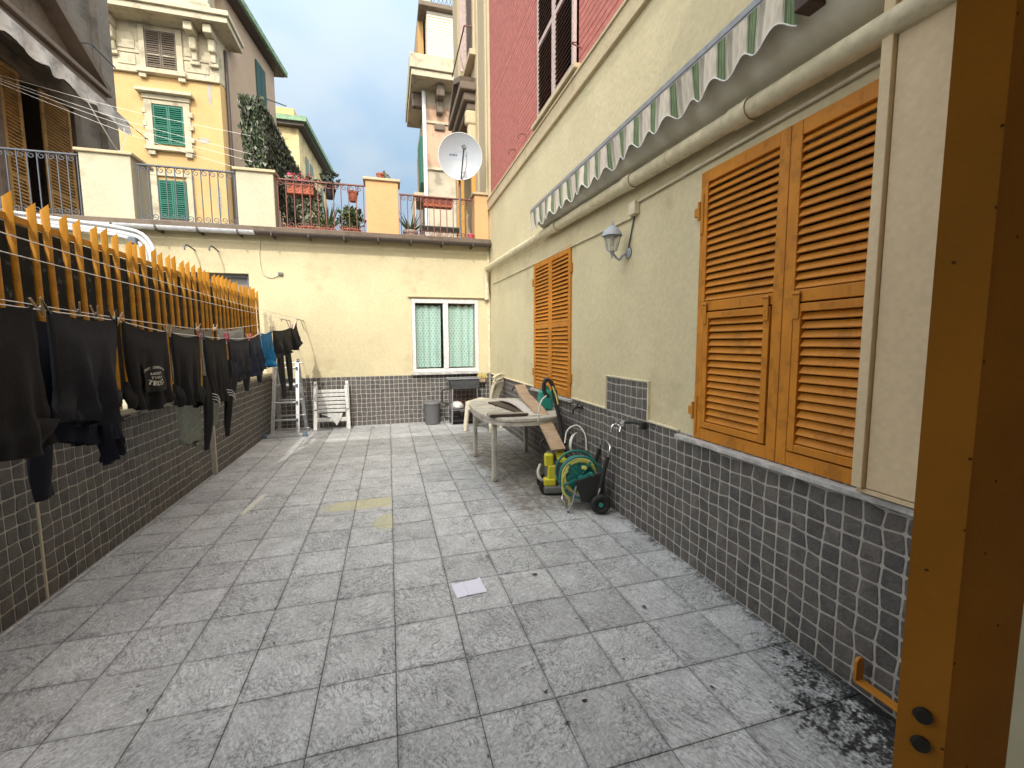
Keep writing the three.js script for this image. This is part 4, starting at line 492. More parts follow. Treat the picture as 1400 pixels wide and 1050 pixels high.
{
  const hook = (o, y) => part('hanger', [rod([-0.09, y, 0], [-0.09, y + 0.07, 0.03], 0.005, 0.005, 5), rod([0.09, y, 0], [0.09, y + 0.07, 0.03], 0.005, 0.005, 5)], M.iron, o);
  hook(potted('hanging_pot', 'empty terracotta pot hung on the railing beside the orange pillar', [-0.52, 3.98, ZB - 0.15], 0.085, 0.17, M.terracotta), 0.17);
  hook(potted('hanging_pot', 'dark plastic pot with trailing plant hung on the rusty railing', [-0.90, 4.0, ZB - 0.15], 0.095, 0.16, M.black, bushy(160, 0.17, 0.26, 0.045, 56, M.leafDark)), 0.16);
  const fb = (label, x, w, bl, leafM, seed, y = 3.98) => { const o = thing('flower_box', label, 'flower box', [x, y, ZB - 0.14]); part('box', [RB(-w / 2, w / 2, 0, 0.14, -0.075, 0.075, 0.015, 2), RB(-w / 2 - 0.012, w / 2 + 0.012, 0.141, 0.165, -0.087, 0.087, 0.006, 1)], M.terracotta, o); const k = Math.round(w / 0.1); for (let i = 0; i < k; i++) { const g = new THREE.TorusGeometry(0.03, 0.007, 6, 14); g.translate(-w / 2 + (i + 0.5) * w / k, 0.075, 0.076); part('rosette', g, M.terracotta, o); } if (leafM) part('foliage', leaves(220, (r) => [V((r() - 0.5) * w, 0.15 + 0.16 * r(), (r() - 0.5) * 0.14), null], 0.045, seed), leafM, o); if (bl) part('flowers', leaves(90, (r) => [V((r() - 0.5) * w, 0.2 + 0.16 * r(), (r() - 0.5) * 0.16), null], 0.05, seed + 3, 1), bl, o); return o; };
  fb('long terracotta flower box with rosettes hung on the railing below the dish', 0.96, 0.52, null, null, 61);
  fb('red flower box with pink blossom hung on the railing by the ivy screen', -1.36, 0.42, M.petalPink, M.leafPale, 64, 4.02);
  single('red_cup', [lathe(potProfile(0.06, 0.1), 16, [1.54, 3.402, ZB + 0.02])], M.petalPink, 'small red pot at the foot of the last orange pillar', 'pot');
  const pp = thing('clay_pot', 'clay pot with a pale dried plant standing on the orange pillar', 'pot', [-0.05, 4.36, ZB - 0.12]); part('pot', lathe(potProfile(0.065, 0.13), 18), M.terracotta, pp); part('foliage', leaves(50, (r) => [V(0.03 + 0.09 * r(), 0.09 + 0.06 * r(), (r() - 0.5) * 0.08), null], 0.04, 65), M.leafPale, pp);
  const bench = thing('terrace_table', 'thin metal table on the terrace behind the flower box railing', 'table', [1.12, 3.37, ZB - 0.75]); part('tabletop', RB(-0.45, 0.35, 0.36, 0.39, -0.2, 0.2, 0.008, 1), M.greyDark, bench); for (const [x, z] of [[-0.42, -0.17], [0.32, -0.17], [-0.42, 0.17], [0.32, 0.17]]) part('leg', rod([x, 0, z], [x, 0.36, z], 0.012), M.greyDark, bench);
}
// the satellite dish on its pole
{
  const d = thing('satellite_dish', 'large white satellite dish on a grey pole at the terrace edge', 'satellite dish', [1.35, 4.80, ZB + 0.13]);
  const pr = []; for (let i = 0; i <= 14; i++) { const r = i / 14; pr.push([0.385 * r, 0.11 * r * r]); } for (let i = 14; i >= 0; i--) { const r = i / 14; pr.push([0.385 * r, 0.11 * r * r - 0.006]); }
  const tilt = (g) => { g.rotateX(Math.PI / 2); g.rotateX(0.12); g.rotateY(-0.16); return g; };
  part('reflector', tilt(lathe(pr, 48)), M.dish, d); const rimg = new THREE.TorusGeometry(0.387, 0.007, 6, 48); rimg.rotateX(Math.PI / 2); rimg.translate(0, 0.11, 0); part('rim', tilt(rimg), M.white, d);
  const cv = document.createElement('canvas'); cv.width = 512; cv.height = 160; const cx = cv.getContext('2d'); cx.fillStyle = '#d9e2e9'; cx.fillRect(0, 0, 512, 160); cx.fillStyle = '#3c4450'; cx.font = 'bold 84px sans-serif'; cx.fillText('eme', 20, 110); cx.font = '84px sans-serif'; cx.fillText('ital', 300, 110); cx.strokeStyle = '#8b97a3'; cx.lineWidth = 5; cx.beginPath(); cx.ellipse(290, 70, 180, 56, 0, Math.PI * 1.05, Math.PI * 1.9); cx.stroke();
  const ct = new THREE.CanvasTexture(cv); ct.colorSpace = THREE.SRGBColorSpace; const lg = new THREE.PlaneGeometry(0.42, 0.131, 16, 6), lp = lg.attributes.position; for (let i = 0; i < lp.count; i++) { const x = lp.getX(i), y = lp.getY(i) + 0.05; lp.setXYZ(i, x, 0.742 * (x * x + y * y) + 0.0025, -y); } lg.computeVertexNormals(); lg.userData.keepUV = true; part('lettering', tilt(lg), mat([0.53, 0.56, 0.59], 0.45, { map: ct }), d);
  part('feed_arm', [bar([0, -0.38, 0.05], [-0.005, 0.02, 0.44], 0.022, 0.03), rod([-0.005, 0.02, 0.43], [-0.003, 0.05, 0.38], 0.03, 0.035, 12), RB(-0.03, 0.03, -0.03, 0.02, 0.42, 0.48, 0.01, 1)], M.greyDark, d);
  part('feed_cable', tube([[0.02, -0.06, 0.46], [0.05, -0.2, 0.36], [0.035, -0.34, 0.2], [0.01, -0.42, 0.05]], 0.006, 20, 5), M.greyPlastic, d);
  part('mast', [rod([-0.01, -1.40, -0.06], [-0.01, -0.1, -0.06], 0.022, 0.022, 12), rod([-0.01, -1.36, -0.06], [-0.01, -1.36, -0.24], 0.012), rod([-0.01, -0.8, -0.06], [-0.01, -0.8, -0.18], 0.012)], M.greyDark, d);
  part('mount', RB(-0.05, 0.03, -0.16, 0.08, -0.09, -0.02, 0.01, 1), M.greyDark, d);
}
{
  const d2 = thing('satellite_dish', 'small pale dish whose rim rises above the fence by the white pipes', 'satellite dish', [-5.13, 3.36, -7.55]); const pr = []; for (let i = 0; i <= 10; i++) { const r = i / 10; pr.push([0.3 * r, 0.08 * r * r]); } const g = lathe(pr, 32); g.rotateX(Math.PI / 2); g.rotateX(-0.3); part('reflector', g, mat([0.30, 0.34, 0.36], 0.4, { side: THREE.DoubleSide }), d2); part('mast', rod([0, -1.2, -0.03], [0, 0, -0.03], 0.02), M.zinc, d2);
  // white pipes bent down behind the fence
  const pi = thing('pipe_bundle', 'bundle of white pipes along the annex wall bending down behind the fence', 'pipes'); const w2 = mat([0.55, 0.56, 0.58], 0.4);
  for (const [dy, dz, r] of [[0, 0, 0.036], [0.06, 0.04, 0.024], [-0.055, 0.03, 0.024]]) part('pipe', tube([[-6.2, 3.37 + dy, -7.7 + dz], [-5, 3.24 + dy, -7.7 + dz], [-4.1, 3.145 + dy, -7.7 + dz], [-3.62, 3.09 + dy, -7.7 + dz], [-3.40 + dy * 0.6, 3.02 + dy, -7.7 + dz], [-3.30 + dy, 2.86 + dy * 0.3, -7.7 + dz], [-3.28 + dy, 2.4, -7.7 + dz], [-3.27 + dy, 1.2, -7.7 + dz]], r, 60, 12), w2, pi);
  part('pipe_clamp', [RB(-3.52, -3.42, 2.93, 3.02, -7.70, -7.6, 0.01, 1)], M.iron, pi);
  single('wooden_stick', rod([-2.18, 1.0, -3.42], [-2.24, 2.46, -3.42], 0.013, 0.012, 8), M.stick, 'grey wooden stick standing behind the fence pickets', 'stick');
  // overhead washing lines
  const ends = [[5.80, 5.02], [5.72, 4.72], [5.66, 4.60], [5.60, 4.42]]; ends.forEach(([a, b], i) => single('overhead_line', tube([[-5.98, a, -9.3 + 0.15 * i], [-4, lerp(a, b, 0.45) - 0.12, -9.0], [-2.15, b, -8.72]], 0.0028, 24, 5), M.rope, 'thin line strung from the weathered house to the ivy screen', 'line', 'overhead lines'));
}
// ---------------------------------------------------------------- things on the shuttered wall
{
  const a = thing('retracted_awning', 'retracted awning with green and white striped scalloped valance on the cream wall', 'awning');
  const X = 1.715, z0 = -5.15, z1 = -1.58, Y = 3.05;
  part('front_bar', [RB(X - 0.03, X + 0.03, Y - 0.03, Y + 0.03, z0, z1, 0.008, 2), RB(X - 0.034, X - 0.026, Y - 0.012, Y + 0.006, z0, z1, 0.002, 1)], M.zinc, a);
  const stripes = tex(512, 64, (u, v) => { const t = u, n = pn(u, v, 16, 4), st = pn(u, v, 5, 3, 30, 9); const d = 0.9 + 0.22 * (n - 0.5) - 0.22 * sm(0.55, 0.8, st); const band = (c, w) => Math.abs(t - c) < w; let c = [0.90, 0.86, 0.80]; if (band(0.72, 0.135)) c = [0.40, 0.49, 0.33]; if (band(0.66, 0.006) || band(0.69, 0.006) || band(0.75, 0.006) || band(0.78, 0.006)) c = [0.62, 0.68, 0.55]; if (band(0.56, 0.008) || band(0.88, 0.008)) c = [0.60, 0.60, 0.50]; return c.map((q) => q * d); });
  const vm = mat([1, 1, 0.98], 0.95, { map: stripes, side: THREE.DoubleSide });
  const L = z1 - z0, NU = 260, NV = 7, g = new THREE.PlaneGeometry(L, 1, NU, NV), p = g.attributes.position, uv = g.attributes.uv;
  for (let i = 0; i < p.count; i++) { const u = p.getX(i) + L / 2, v = 0.5 - p.getY(i); const sc = 0.185 + 0.028 * Math.cos(u / 0.2 * Math.PI * 2 + 0.6) + 0.01 * (vn(u * 4, 3) - 0.5); p.setXYZ(i, X - 0.03 + v * (0.013 * Math.sin(u * 15.7 + 1) + 0.012 * Math.sin(u * 7.1)) + 0.01 * v, Y - 0.02 - v * sc, z0 + u); uv.setXY(i, u / 0.2, v * 0.19); }
  g.computeVertexNormals(); g.userData.keepUV = true; part('valance', g, vm, a);
  const hem = []; for (let i = 0; i <= NU; i++) { const k = NV * (NU + 1) + i; hem.push(V(p.getX(k), p.getY(k), p.getZ(k))); } part('valance_hem', new THREE.TubeGeometry(new THREE.CatmullRomCurve3(hem), 300, 0.004, 5), M.white, a);
  // the cloth gathered round its roller, hanging in a soft belly under the bar
  const cs = [[X + 0.03, Y + 0.02], [X, Y - 0.08], [X + 0.02, Y - 0.16], [X + 0.07, Y - 0.225], [X + 0.125, Y - 0.262], [XR - 0.004, Y - 0.285]]; const sp = new THREE.SplineCurve(cs.map((c) => new THREE.Vector2(...c))), ring = sp.getPoints(40), G = new THREE.PlaneGeometry(1, 1, 60, ring.length - 1), gp = G.attributes.position; for (let i = 0; i < gp.count; i++) { const j = Math.floor(i / 61), k = i % 61, z = lerp(z0 + 0.05, -1.16, k / 60), w = 0.006 * Math.sin(k * 0.9 + j * 0.1); gp.setXYZ(i, ring[j].x + w, ring[j].y + 0.012 * Math.sin(z * 2.1) * Math.sin(j / 40 * Math.PI) + Math.max(0, -1.8 - z) * 0.02 * j / 40, z); } G.computeVertexNormals(); part('gathered_cloth', G, mat([0.84, 0.80, 0.68], 0.9, { m: 2.5, map: T.stucco, side: THREE.DoubleSide }), a);
  part('end_bracket', RB(X - 0.04, X + 0.1, Y - 0.19, Y + 0.1, z1 + 0.003, z1 + 0.085, 0.008, 1), mat([0.10, 0.065, 0.05], 0.7, { m: 0.2, map: T.wood }), a);
  part('bracket_plate', RB(X - 0.03, X + 0.17, Y - 0.17, Y + 0.12, z1 + 0.088, z1 + 0.105, 0.005, 1), M.zinc, a);

  // horizontal drain pipe under it
  const pz = (z) => 2.655 + (-1.2 - z) * 0.032, pp = thing('drainpipe', 'thick cream drainpipe running level along the wall under the awning', 'pipe'); part('pipe', rod([1.825, pz(-0.6), -0.6], [1.825, pz(-8.2), -8.2], 0.05, 0.05, 24), M.pvc, pp);
  for (const z of [-1.93, -3.05, -4.6, -6.3]) { part('coupling', [rod([1.825, pz(z), z], [1.825, pz(z - 0.13), z - 0.13], 0.057, 0.057, 24), rod([1.825, pz(z), z], [1.825, pz(z - 0.02), z - 0.02], 0.060, 0.060, 24)], M.pvc, pp); }
  for (const z of [-2.6, -3.9, -5.5, -7.2]) part('pipe_clip', [rod([1.825, pz(z), z], [1.825, pz(z - 0.025), z - 0.025], 0.054, 0.054, 20), RB(1.82, 1.899, pz(z) - 0.015, pz(z) + 0.015, z - 0.025, z, 0.004, 1)], M.pvc, pp);
  part('pipe_bend', tube([[1.825, pz(-8.1), -8.1], [1.825, pz(-8.2) - 0.02, -8.2], [1.825, pz(-8.2) - 0.1, -8.23], [1.825, 2.3, -8.235]], 0.045, 20, 14), M.pvc, pp);

  // lantern with its conduit and junction box
  const l = thing('wall_lantern', 'grey glazed wall lantern on a curved arm between the shuttered windows', 'lamp', [1.9, 2.21, -3.24]); l.scale.setScalar(0.84);
  const paint = mat([0.42, 0.45, 0.49], 0.55, { m: 0.1, map: T.fine });
  const plate = lathe([[0.001, 0.03], [0.02, 0.03], [0.05, 0.014], [0.058, 0], [0.001, 0]], 24); plate.rotateZ(Math.PI / 2); part('back_plate', plate, paint, l);
  part('arm', tube([[-0.02, 0, 0], [-0.07, -0.03, 0], [-0.10, -0.065, 0], [-0.13, -0.05, 0], [-0.165, -0.018, 0], [-0.18, -0.015, 0]], 0.011, 24, 8), paint, l);
  const cx = -0.18, hexr = (r0, r1, y0, y1) => { const g = new THREE.CylinderGeometry(r1, r0, y1 - y0, 6, 1, true); g.rotateY(0.3); g.translate(cx, (y0 + y1) / 2, 0); return g; };
  part('finial', lathe([[0.001, -0.06], [0.008, -0.055], [0.01, -0.045], [0.005, -0.038], [0.013, -0.025], [0.018, -0.01], [0.022, 0], [0.03, 0.004], [0.03, 0.012], [0.001, 0.012]], 12, [cx, 0, 0]), paint, l);
  const posts = [], glass = mat([0.9, 0.9, 0.85], 0.25, { transmission: 0.85, thickness: 0, ior: 1.45 });
  for (let i = 0; i < 6; i++) { const t = i / 6 * 2 * Math.PI + 0.3, u = (i + 1) / 6 * 2 * Math.PI + 0.3; posts.push(rod([cx + 0.045 * Math.sin(t), 0.012, 0.045 * Math.cos(t)], [cx + 0.082 * Math.sin(t), 0.15, 0.082 * Math.cos(t)], 0.0045, 0.0045, 6)); const q = [[0.044, 0.013, t], [0.044, 0.013, u], [0.08, 0.149, u], [0.08, 0.149, t]].map(([r, y, a]) => [cx + r * Math.sin(a), y, r * Math.cos(a)]); const gg = new THREE.BufferGeometry(); gg.setAttribute('position', new THREE.Float32BufferAttribute([...q[0], ...q[1], ...q[2], ...q[0], ...q[2], ...q[3]], 3)); gg.computeVertexNormals(); part('glass_pane', gg, glass, l); }
  part('cage', posts, paint, l);
  part('roof', [hexr(0.105, 0.098, 0.15, 0.16), lathe([[0.10, 0.158], [0.094, 0.175], [0.075, 0.205], [0.045, 0.235], [0.02, 0.25], [0.001, 0.252]], 6, [0, 0, 0]).rotateY(0.3).translate(cx, 0, 0), lathe([[0.012, 0.25], [0.014, 0.258], [0.007, 0.266], [0.012, 0.275], [0.003, 0.285], [0.002, 0.305], [0.001, 0.31]], 10, [cx, 0, 0])], paint, l);
  part('bulb', [rod([cx, 0.10, 0], [cx, 0.15, 0], 0.014), (() => { const g = new THREE.SphereGeometry(0.024, 14, 10); g.translate(cx, 0.085, 0); return g; })()], mat([0.75, 0.74, 0.68], 0.3), l);
  const j = thing('junction_box', 'cream junction box with conduits above the wall lantern', 'junction box', [1.9, 2.48, -3.13]); part('box', RB(-0.05, 0, 0, 0.10, -0.045, 0.045, 0.008, 2), M.creamTrim, j); part('conduit', [rod([-0.014, 0.09, 0.045], [-0.014, 0.105, 3.0 - 1.0], 0.010), rod([-0.014, -0.005, -0.045], [-0.014, 0.09, -4.9], 0.009)], M.creamTrim, j); part('lamp_cable', rod([-0.01, 0, -0.02], [-0.01, -0.23, -0.1], 0.006), M.iron, j);
}
// taps
{
  const tap = (label, z, y, big) => { const t = thing('garden_tap', label, 'tap', [1.885, y, z]); part('flange', (() => { const g = lathe([[0.001, 0.012], [0.02, 0.012], [0.026, 0]], 18); g.rotateZ(Math.PI / 2); return g; })(), big ? M.chrome : M.black, t); part('spout', tube([[-0.005, 0, 0], [-0.05, 0, 0.0], [-0.085, -0.005, 0], [-0.10, -0.04, 0], [-0.10, -0.06, 0]], 0.011, 20, 10), big ? M.chrome : M.black, t); part('handle', [rod([-0.05, 0, 0], [-0.05, 0.035, 0], 0.009), bar([-0.05, 0.04, -0.035], [-0.05, 0.04, 0.035], 0.012, 0.009)], big ? M.chrome : M.black, t); if (big) part('side_valve', [rod([-0.04, 0, 0], [-0.045, -0.01, 0.06], 0.012), rod([-0.045, -0.01, 0.06], [-0.06, -0.05, 0.07], 0.011), bar([-0.045, 0.03, 0.035], [-0.045, 0.03, 0.085], 0.012, 0.008)], M.chrome, t); };
  tap('chrome double tap on the raised tile panel', -3.27, 0.80, true); tap('small black tap on the tiles left of the raised panel', -4.07, 0.83, false); tap('small black tap on the tiles below the wall corner', -6.33, 0.82, false);
  const h = thing('hose_nozzle', 'black hose nozzle hung on the tiles beside the chrome tap', 'hose nozzle', [1.885, 0.86, -2.95]); part('barrel', tube([[-0.06, -0.012, -0.16], [-0.045, 0, -0.08], [-0.03, 0.006, 0], [-0.03, 0.01, 0.05]], 0.013, 16, 10), M.black, h); part('grip', [RB(-0.06, -0.012, -0.03, 0.03, 0.03, 0.075, 0.012, 2), rod([-0.03, -0.02, 0.05], [0, -0.02, 0.05], 0.01)], M.black, h);
}
// ---------------------------------------------------------------- washing lines, laundry and pegs
const LX1 = -1.40, LX2 = -1.62;
const poly = (pts) => (z) => { const d = -z; for (let i = 1; i < pts.length; i++) if (d <= pts[i][0] || i === pts.length - 1) { const t = clamp((d - pts[i - 1][0]) / (pts[i][0] - pts[i - 1][0])); return lerp(pts[i - 1][1], pts[i][1], t); } };
const lineY1 = poly([[1.2, 1.68], [2.05, 1.655], [2.84, 1.628], [3.4, 1.576], [4.0, 1.556], [4.6, 1.545], [5.15, 1.553], [5.6, 1.615], [6.1, 1.655], [6.9, 1.71], [7.4, 1.745], [7.72, 1.885]]);
const lineY2 = poly([[1.2, 1.74], [2.4, 1.70], [3.4, 1.66], [4.4, 1.63], [5.2, 1.65], [6.4, 1.74], [7.72, 1.87]]);
{
  const ar = thing('clothesline_bracket', 'steel bracket with two arms holding the washing lines on the annex wall', 'bracket');
  for (const x of [LX1, LX2]) part('arm', [rod([x, 1.885, ZB], [x, 1.885, -7.70], 0.008), rod([x, 1.89, -7.71], [x, 1.84, -7.71], 0.007), rod([x, 1.75, ZB], [x, 1.88, -8.05], 0.006)], M.zinc, ar);
  const line = (label, pts) => single('washing_line', tube(pts, 0.0026, 60, 5), M.rope, label, 'washing line');
  const z2 = []; const pl = (x, f) => { const o = []; for (let z = -1.2; z > -7.7; z -= 0.25) o.push([x, f(z), z]); o.push([x, 1.885, -7.71]); return o; };
  line('taut white washing line nearest the courtyard above the laundry', [[LX1, 1.945, -1.1], [LX1, 1.89, -4.4], [LX1, 1.892, -7.71]]);
  line('taut white washing line nearest the fence above the laundry', [[LX2, 1.93, -1.1], [LX2, 1.885, -4.4], [LX2, 1.888, -7.71]]);
  line('sagging washing line carrying the front row of laundry', pl(LX1, lineY1)); line('sagging washing line carrying the rear row of laundry', pl(LX2, lineY2));
}
// a flattened cloth tube: ring points run along the front sheet and back along the rear sheet
function clothTube(rows, N) { const pos = [], idx = []; rows.forEach((row) => row.forEach((p) => pos.push(p.x, p.y, p.z))); for (let a = 0; a < rows.length - 1; a++) for (let i = 0; i < N; i++) { const j = (i + 1) % N, p = a * N; idx.push(p + i, p + N + i, p + j, p + j, p + N + i, p + N + j); } const g = new THREE.BufferGeometry(); g.setAttribute('position', new THREE.Float32BufferAttribute(pos, 3)); g.setIndex(idx); g.computeVertexNormals(); return g; }
// body panel hung by its hem from z0 (near) to z1 (far); o: drop, taper, folds, sleeves [[where 0..1, startDrop, length, width, lean]]
function garmentGeo(X, z0, z1, lineY, drop, o = {}) {
  const { taper = 0.1, seed = 1, fold = 0.02, fat = 0.022, sleeves = [], hemWave = 0.03, pinch = 0.5, swing = 0.0 } = o; const N2 = 26, rowsN = 26, rows = [];
  for (let a = 0; a <= rowsN; a++) { const v = a / rowsN, row = []; for (let s = 0; s < 2; s++) for (let i = 0; i < N2; i++) { const u = s ? 1 - (i + 0.5) / N2 : (i + 0.5) / N2; const uu = 0.5 + (u - 0.5) * (1 - taper * sm(0, 1, v)); const z = lerp(z0, z1, uu) ; const sag = 0.025 * Math.sin(u * Math.PI) * (1 - v); const dr = drop * (1 + hemWave * Math.sin(u * 9 + seed) + 0.05 * Math.sin(u * 3.1 + seed * 2)); const edge = Math.sqrt(Math.max(0, Math.sin(Math.PI * u))); const puff = fat * edge * sm(0, 0.25, v) * (0.6 + 0.7 * v); const w = fold * 1.35 * sm(0.08, 1, v) * (Math.sin(u * 14 + seed * 3 + v * 1.2) + 0.5 * Math.sin(u * 31 + seed + v * 2) * (0.3 + v) + 0.35 * Math.sin(v * 23 + u * 9 + seed) * sm(0.5, 1, v) + 0.9 * (fbm(u * 5 + seed * 7, v * 3 + seed, 3) - 0.5) * 2); row.push(V(X + (s ? -1 : 1) * (0.004 + puff) + w + swing * v * v, lineY(lerp(z0, z1, u)) - sag + 0.006 * (1 - sm(0, 0.05, v)) - dr * v, z)); } rows.push(row); }
  const gs = [clothTube(rows, N2 * 2)];
  sleeves.forEach(([u, v0, len, wid, lean = 0, k = 0.75], n) => { const N = 20, R = []; const zc = lerp(z0, z1, 0.5 + (u - 0.5) * (1 - taper * v0)), y0 = lineY(lerp(z0, z1, u)) - drop * v0; for (let a = 0; a <= 16; a++) { const v = a / 16, row = [], w = wid * lerp(1, k, v) * (1 + 0.04 * Math.sin(v * 9 + n + seed)); for (let i = 0; i < N; i++) { const t = i / N * 2 * Math.PI; row.push(V(X + Math.sin(t) * (0.012 + 0.012 * Math.sin(v * 3)) + 0.008 * Math.sin(v * 4 + seed + n) + fold * 0.35 * Math.sin(t * 3 + v * 4), y0 - len * v + 0.02 * Math.cos(t) * (1 - v), zc + Math.cos(t) * w / 2 + lean * v + 0.004 * Math.sin(v * 7 + n * 2 + seed))); } R.push(row); } gs.push(clothTube(R, N)); });
  return merge(gs);
}
const fabric = (rgb) => mat(rgb, 0.95, { m: 0.12, map: T.cloth, bump: T.fineB, bs: 0.0015, side: THREE.DoubleSide });
const cBlack = fabric([0.0062, 0.0068, 0.0088]), cChar = fabric([0.019, 0.022, 0.032]), cNavy = fabric([0.0055, 0.0078, 0.027]), cNavy2 = fabric([0.022, 0.030, 0.062]), cBlue = fabric([0.01, 0.20, 0.46]), cGrey = fabric([0.34, 0.37, 0.32]), cSlate = fabric([0.018, 0.022, 0.034]);
const hang = (name, label, cat, geo, m) => single(name, geo, m, label, cat, 'laundry on the lines');
hang('black_shirt', 'large plain black shirt hung beside the low wall expansion strip', 'shirt', garmentGeo(LX1, -1.62, -2.285, lineY1, 0.60, { seed: 1, taper: -0.12, fold: 0.02, sleeves: [[0.9, 0.75, 0.12, 0.2, 0.05]] }), cBlack);
hang('navy_sweatshirt', 'dark navy sweatshirt with long hanging sleeves behind the charcoal shirt', 'sweatshirt', garmentGeo(LX1 - 0.11, -2.32, -2.93, (z) => lineY1(z) - 0.02, 0.62, { seed: 2, taper: 0.05, fold: 0.014, sleeves: [[0.12, 0.78, 0.33, 0.15, -0.01], [0.97, 0.75, 0.29, 0.14, 0.03]] }), cNavy);
hang('charcoal_shirt', 'charcoal t-shirt hung by its hem with its dark collar at the bottom', 't-shirt', garmentGeo(LX1, -2.345, -2.842, lineY1, 0.50, { seed: 3, taper: 0.22, fold: 0.022, sleeves: [[0.07, 0.72, 0.12, 0.13, 0.0], [0.93, 0.72, 0.10, 0.12, 0.02]] }), cChar);
{
  const t = thing('printed_shirt', 'black t-shirt with small white lettering on its chest', 't-shirt', [0, 0, 0], 0, 'laundry on the lines');
  part('shirt_body', garmentGeo(LX1, -2.888, -3.39, lineY1, 0.48, { seed: 4, taper: 0.14, fold: 0.012, sleeves: [[0.06, 0.72, 0.13, 0.12, 0.03], [0.94, 0.75, 0.1, 0.12, -0.02]] }), cBlack, t);
  part('rear_sleeve', garmentGeo(LX1 - 0.09, -2.80, -2.98, (z) => lineY1(z) - 0.45, 0.30, { seed: 14, taper: 0.1, fold: 0.012 }), cNavy, t);
  const cv = document.createElement('canvas'); cv.width = 512; cv.height = 400; const c = cv.getContext('2d'); c.fillStyle = '#171718'; c.fillRect(0, 0, 512, 400); c.fillStyle = '#dcdad2'; c.textAlign = 'center';
  const arc = (txt, y, r, f, sp, sg) => { c.font = f; const n = txt.length; for (let i = 0; i < n; i++) { const a = (i - (n - 1) / 2) * sp; c.save(); c.translate(256 + Math.sin(a) * r, y + sg * r * (1 - Math.cos(a))); c.rotate(sg * a); c.fillText(txt[i], 0, 0); c.restore(); } };
  arc('STREET CRIMINALITY', 70, 560, 'bold 46px sans-serif', 0.05, 1); c.font = 'bold 50px sans-serif'; c.fillText('AGAINST', 256, 160); c.fillText('TO HELP', 262, 220); arc('TRUST', 320, 330, 'bold 92px serif', 0.2, -1);
  const ct = new THREE.CanvasTexture(cv); ct.colorSpace = THREE.SRGBColorSpace; const PX = LX1 + 0.062, g = new THREE.PlaneGeometry(0.235, 0.165, 24, 16); g.rotateY(Math.PI / 2); g.translate(0, 1.30, -3.125); const p = g.attributes.position; const body = t.children[0].geometry.attributes.position; for (let i = 0; i < p.count; i++) { let best = -9; for (let k = 0; k < body.count; k++) { const dz = body.getZ(k) - p.getZ(i), dy = body.getY(k) - p.getY(i); if (dz * dz + dy * dy < 0.0018) best = Math.max(best, body.getX(k)); } p.setX(i, (best > -9 ? best : PX) + 0.007); } g.computeVertexNormals(); g.userData.keepUV = true; part('chest_print', g, mat([0.9, 0.9, 0.88], 0.95, { map: ct }), t);
}
hang('black_shirt', 'plain black t-shirt hung between the lettered shirt and the striped tracksuit top', 't-shirt', garmentGeo(LX1, -3.44, -3.90, lineY1, 0.52, { seed: 5, taper: 0.2, fold: 0.013, sleeves: [[0.08, 0.7, 0.14, 0.12, 0.0], [0.93, 0.72, 0.12, 0.12, 0.0]] }), cBlack);
{
  const t = thing('tracksuit_top', 'black tracksuit top with white stripes on its long hanging sleeves', 'tracksuit top', [0, 0, 0], 0, 'laundry on the lines');
  part('body', garmentGeo(LX1, -3.97, -4.47, lineY1, 0.52, { seed: 6, taper: 0.16, fold: 0.014, sleeves: [[0.02, 0.62, 0.56, 0.13, 0.1, 0.7], [1.0, 0.66, 0.52, 0.13, 0.06, 0.7]] }), cBlack, t);
  const st = []; for (const [za, zb, y] of [[-3.98, -4.10, 1.06], [-4.30, -4.48, 1.06]]) for (let i = 0; i < 3; i++) st.push(tube([[LX1 + 0.035, y + i * 0.022, za], [LX1 + 0.05, y - 0.02 + i * 0.022, (za + zb) / 2], [LX1 + 0.045, y - 0.07 + i * 0.024, zb]], 0.0035, 10, 4)); st.forEach((q) => part('stripe', q, M.white, t));
}
hang('black_polo', 'short dark polo shirt hung between the tracksuit top and the navy shirt', 'polo shirt', garmentGeo(LX1, -4.51, -5.12, lineY1, 0.38, { seed: 7, taper: 0.22, fold: 0.02, sleeves: [[0.06, 0.55, 0.30, 0.17, -0.02], [0.93, 0.5, 0.34, 0.15, 0.05]] }), cSlate);
hang('navy_shirt', 'navy blue shirt hung next to the bright blue cloth', 'shirt', garmentGeo(LX1, -5.15, -5.56, lineY1, 0.40, { seed: 8, taper: 0.15, fold: 0.02, sleeves: [[0.92, 0.55, 0.32, 0.12, 0.04]] }), cNavy2);
hang('blue_cloth', 'bright blue shorts hung next to the black trousers', 'shorts', garmentGeo(LX1, -5.60, -6.08, lineY1, 0.40, { seed: 9, taper: 0.12, fold: 0.028 }), cBlue);
hang('black_trousers', 'black trousers with two long legs hung above the stepladder', 'trousers', garmentGeo(LX1, -6.15, -7.28, lineY1, 0.34, { seed: 10, taper: 0.22, fold: 0.03, sleeves: [[0.28, 0.7, 0.68, 0.26, -0.05, 0.7], [0.78, 0.7, 0.66, 0.26, 0.0, 0.7]] }), cBlack);
hang('black_jacket', 'small black bunched garment at the bracket end of the front line', 'garment', garmentGeo(LX1 + 0.01, -7.22, -7.62, (z) => lineY1(z) - 0.01, 0.34, { seed: 11, taper: 0.2, fold: 0.03 }), cBlack);
hang('grey_towel', 'pale grey towel hung on the rear line behind the black shirts', 'towel', garmentGeo(LX2, -3.98, -4.42, lineY2, 0.95, { seed: 12, taper: 0.06, fold: 0.014, fat: 0.012 }), cGrey);
hang('grey_cloth', 'narrow pale cloth hung on the rear line behind the tracksuit top', 'cloth', garmentGeo(LX2, -4.55, -4.80, lineY2, 0.86, { seed: 13, taper: 0.2, fold: 0.012, fat: 0.012 }), cGrey);
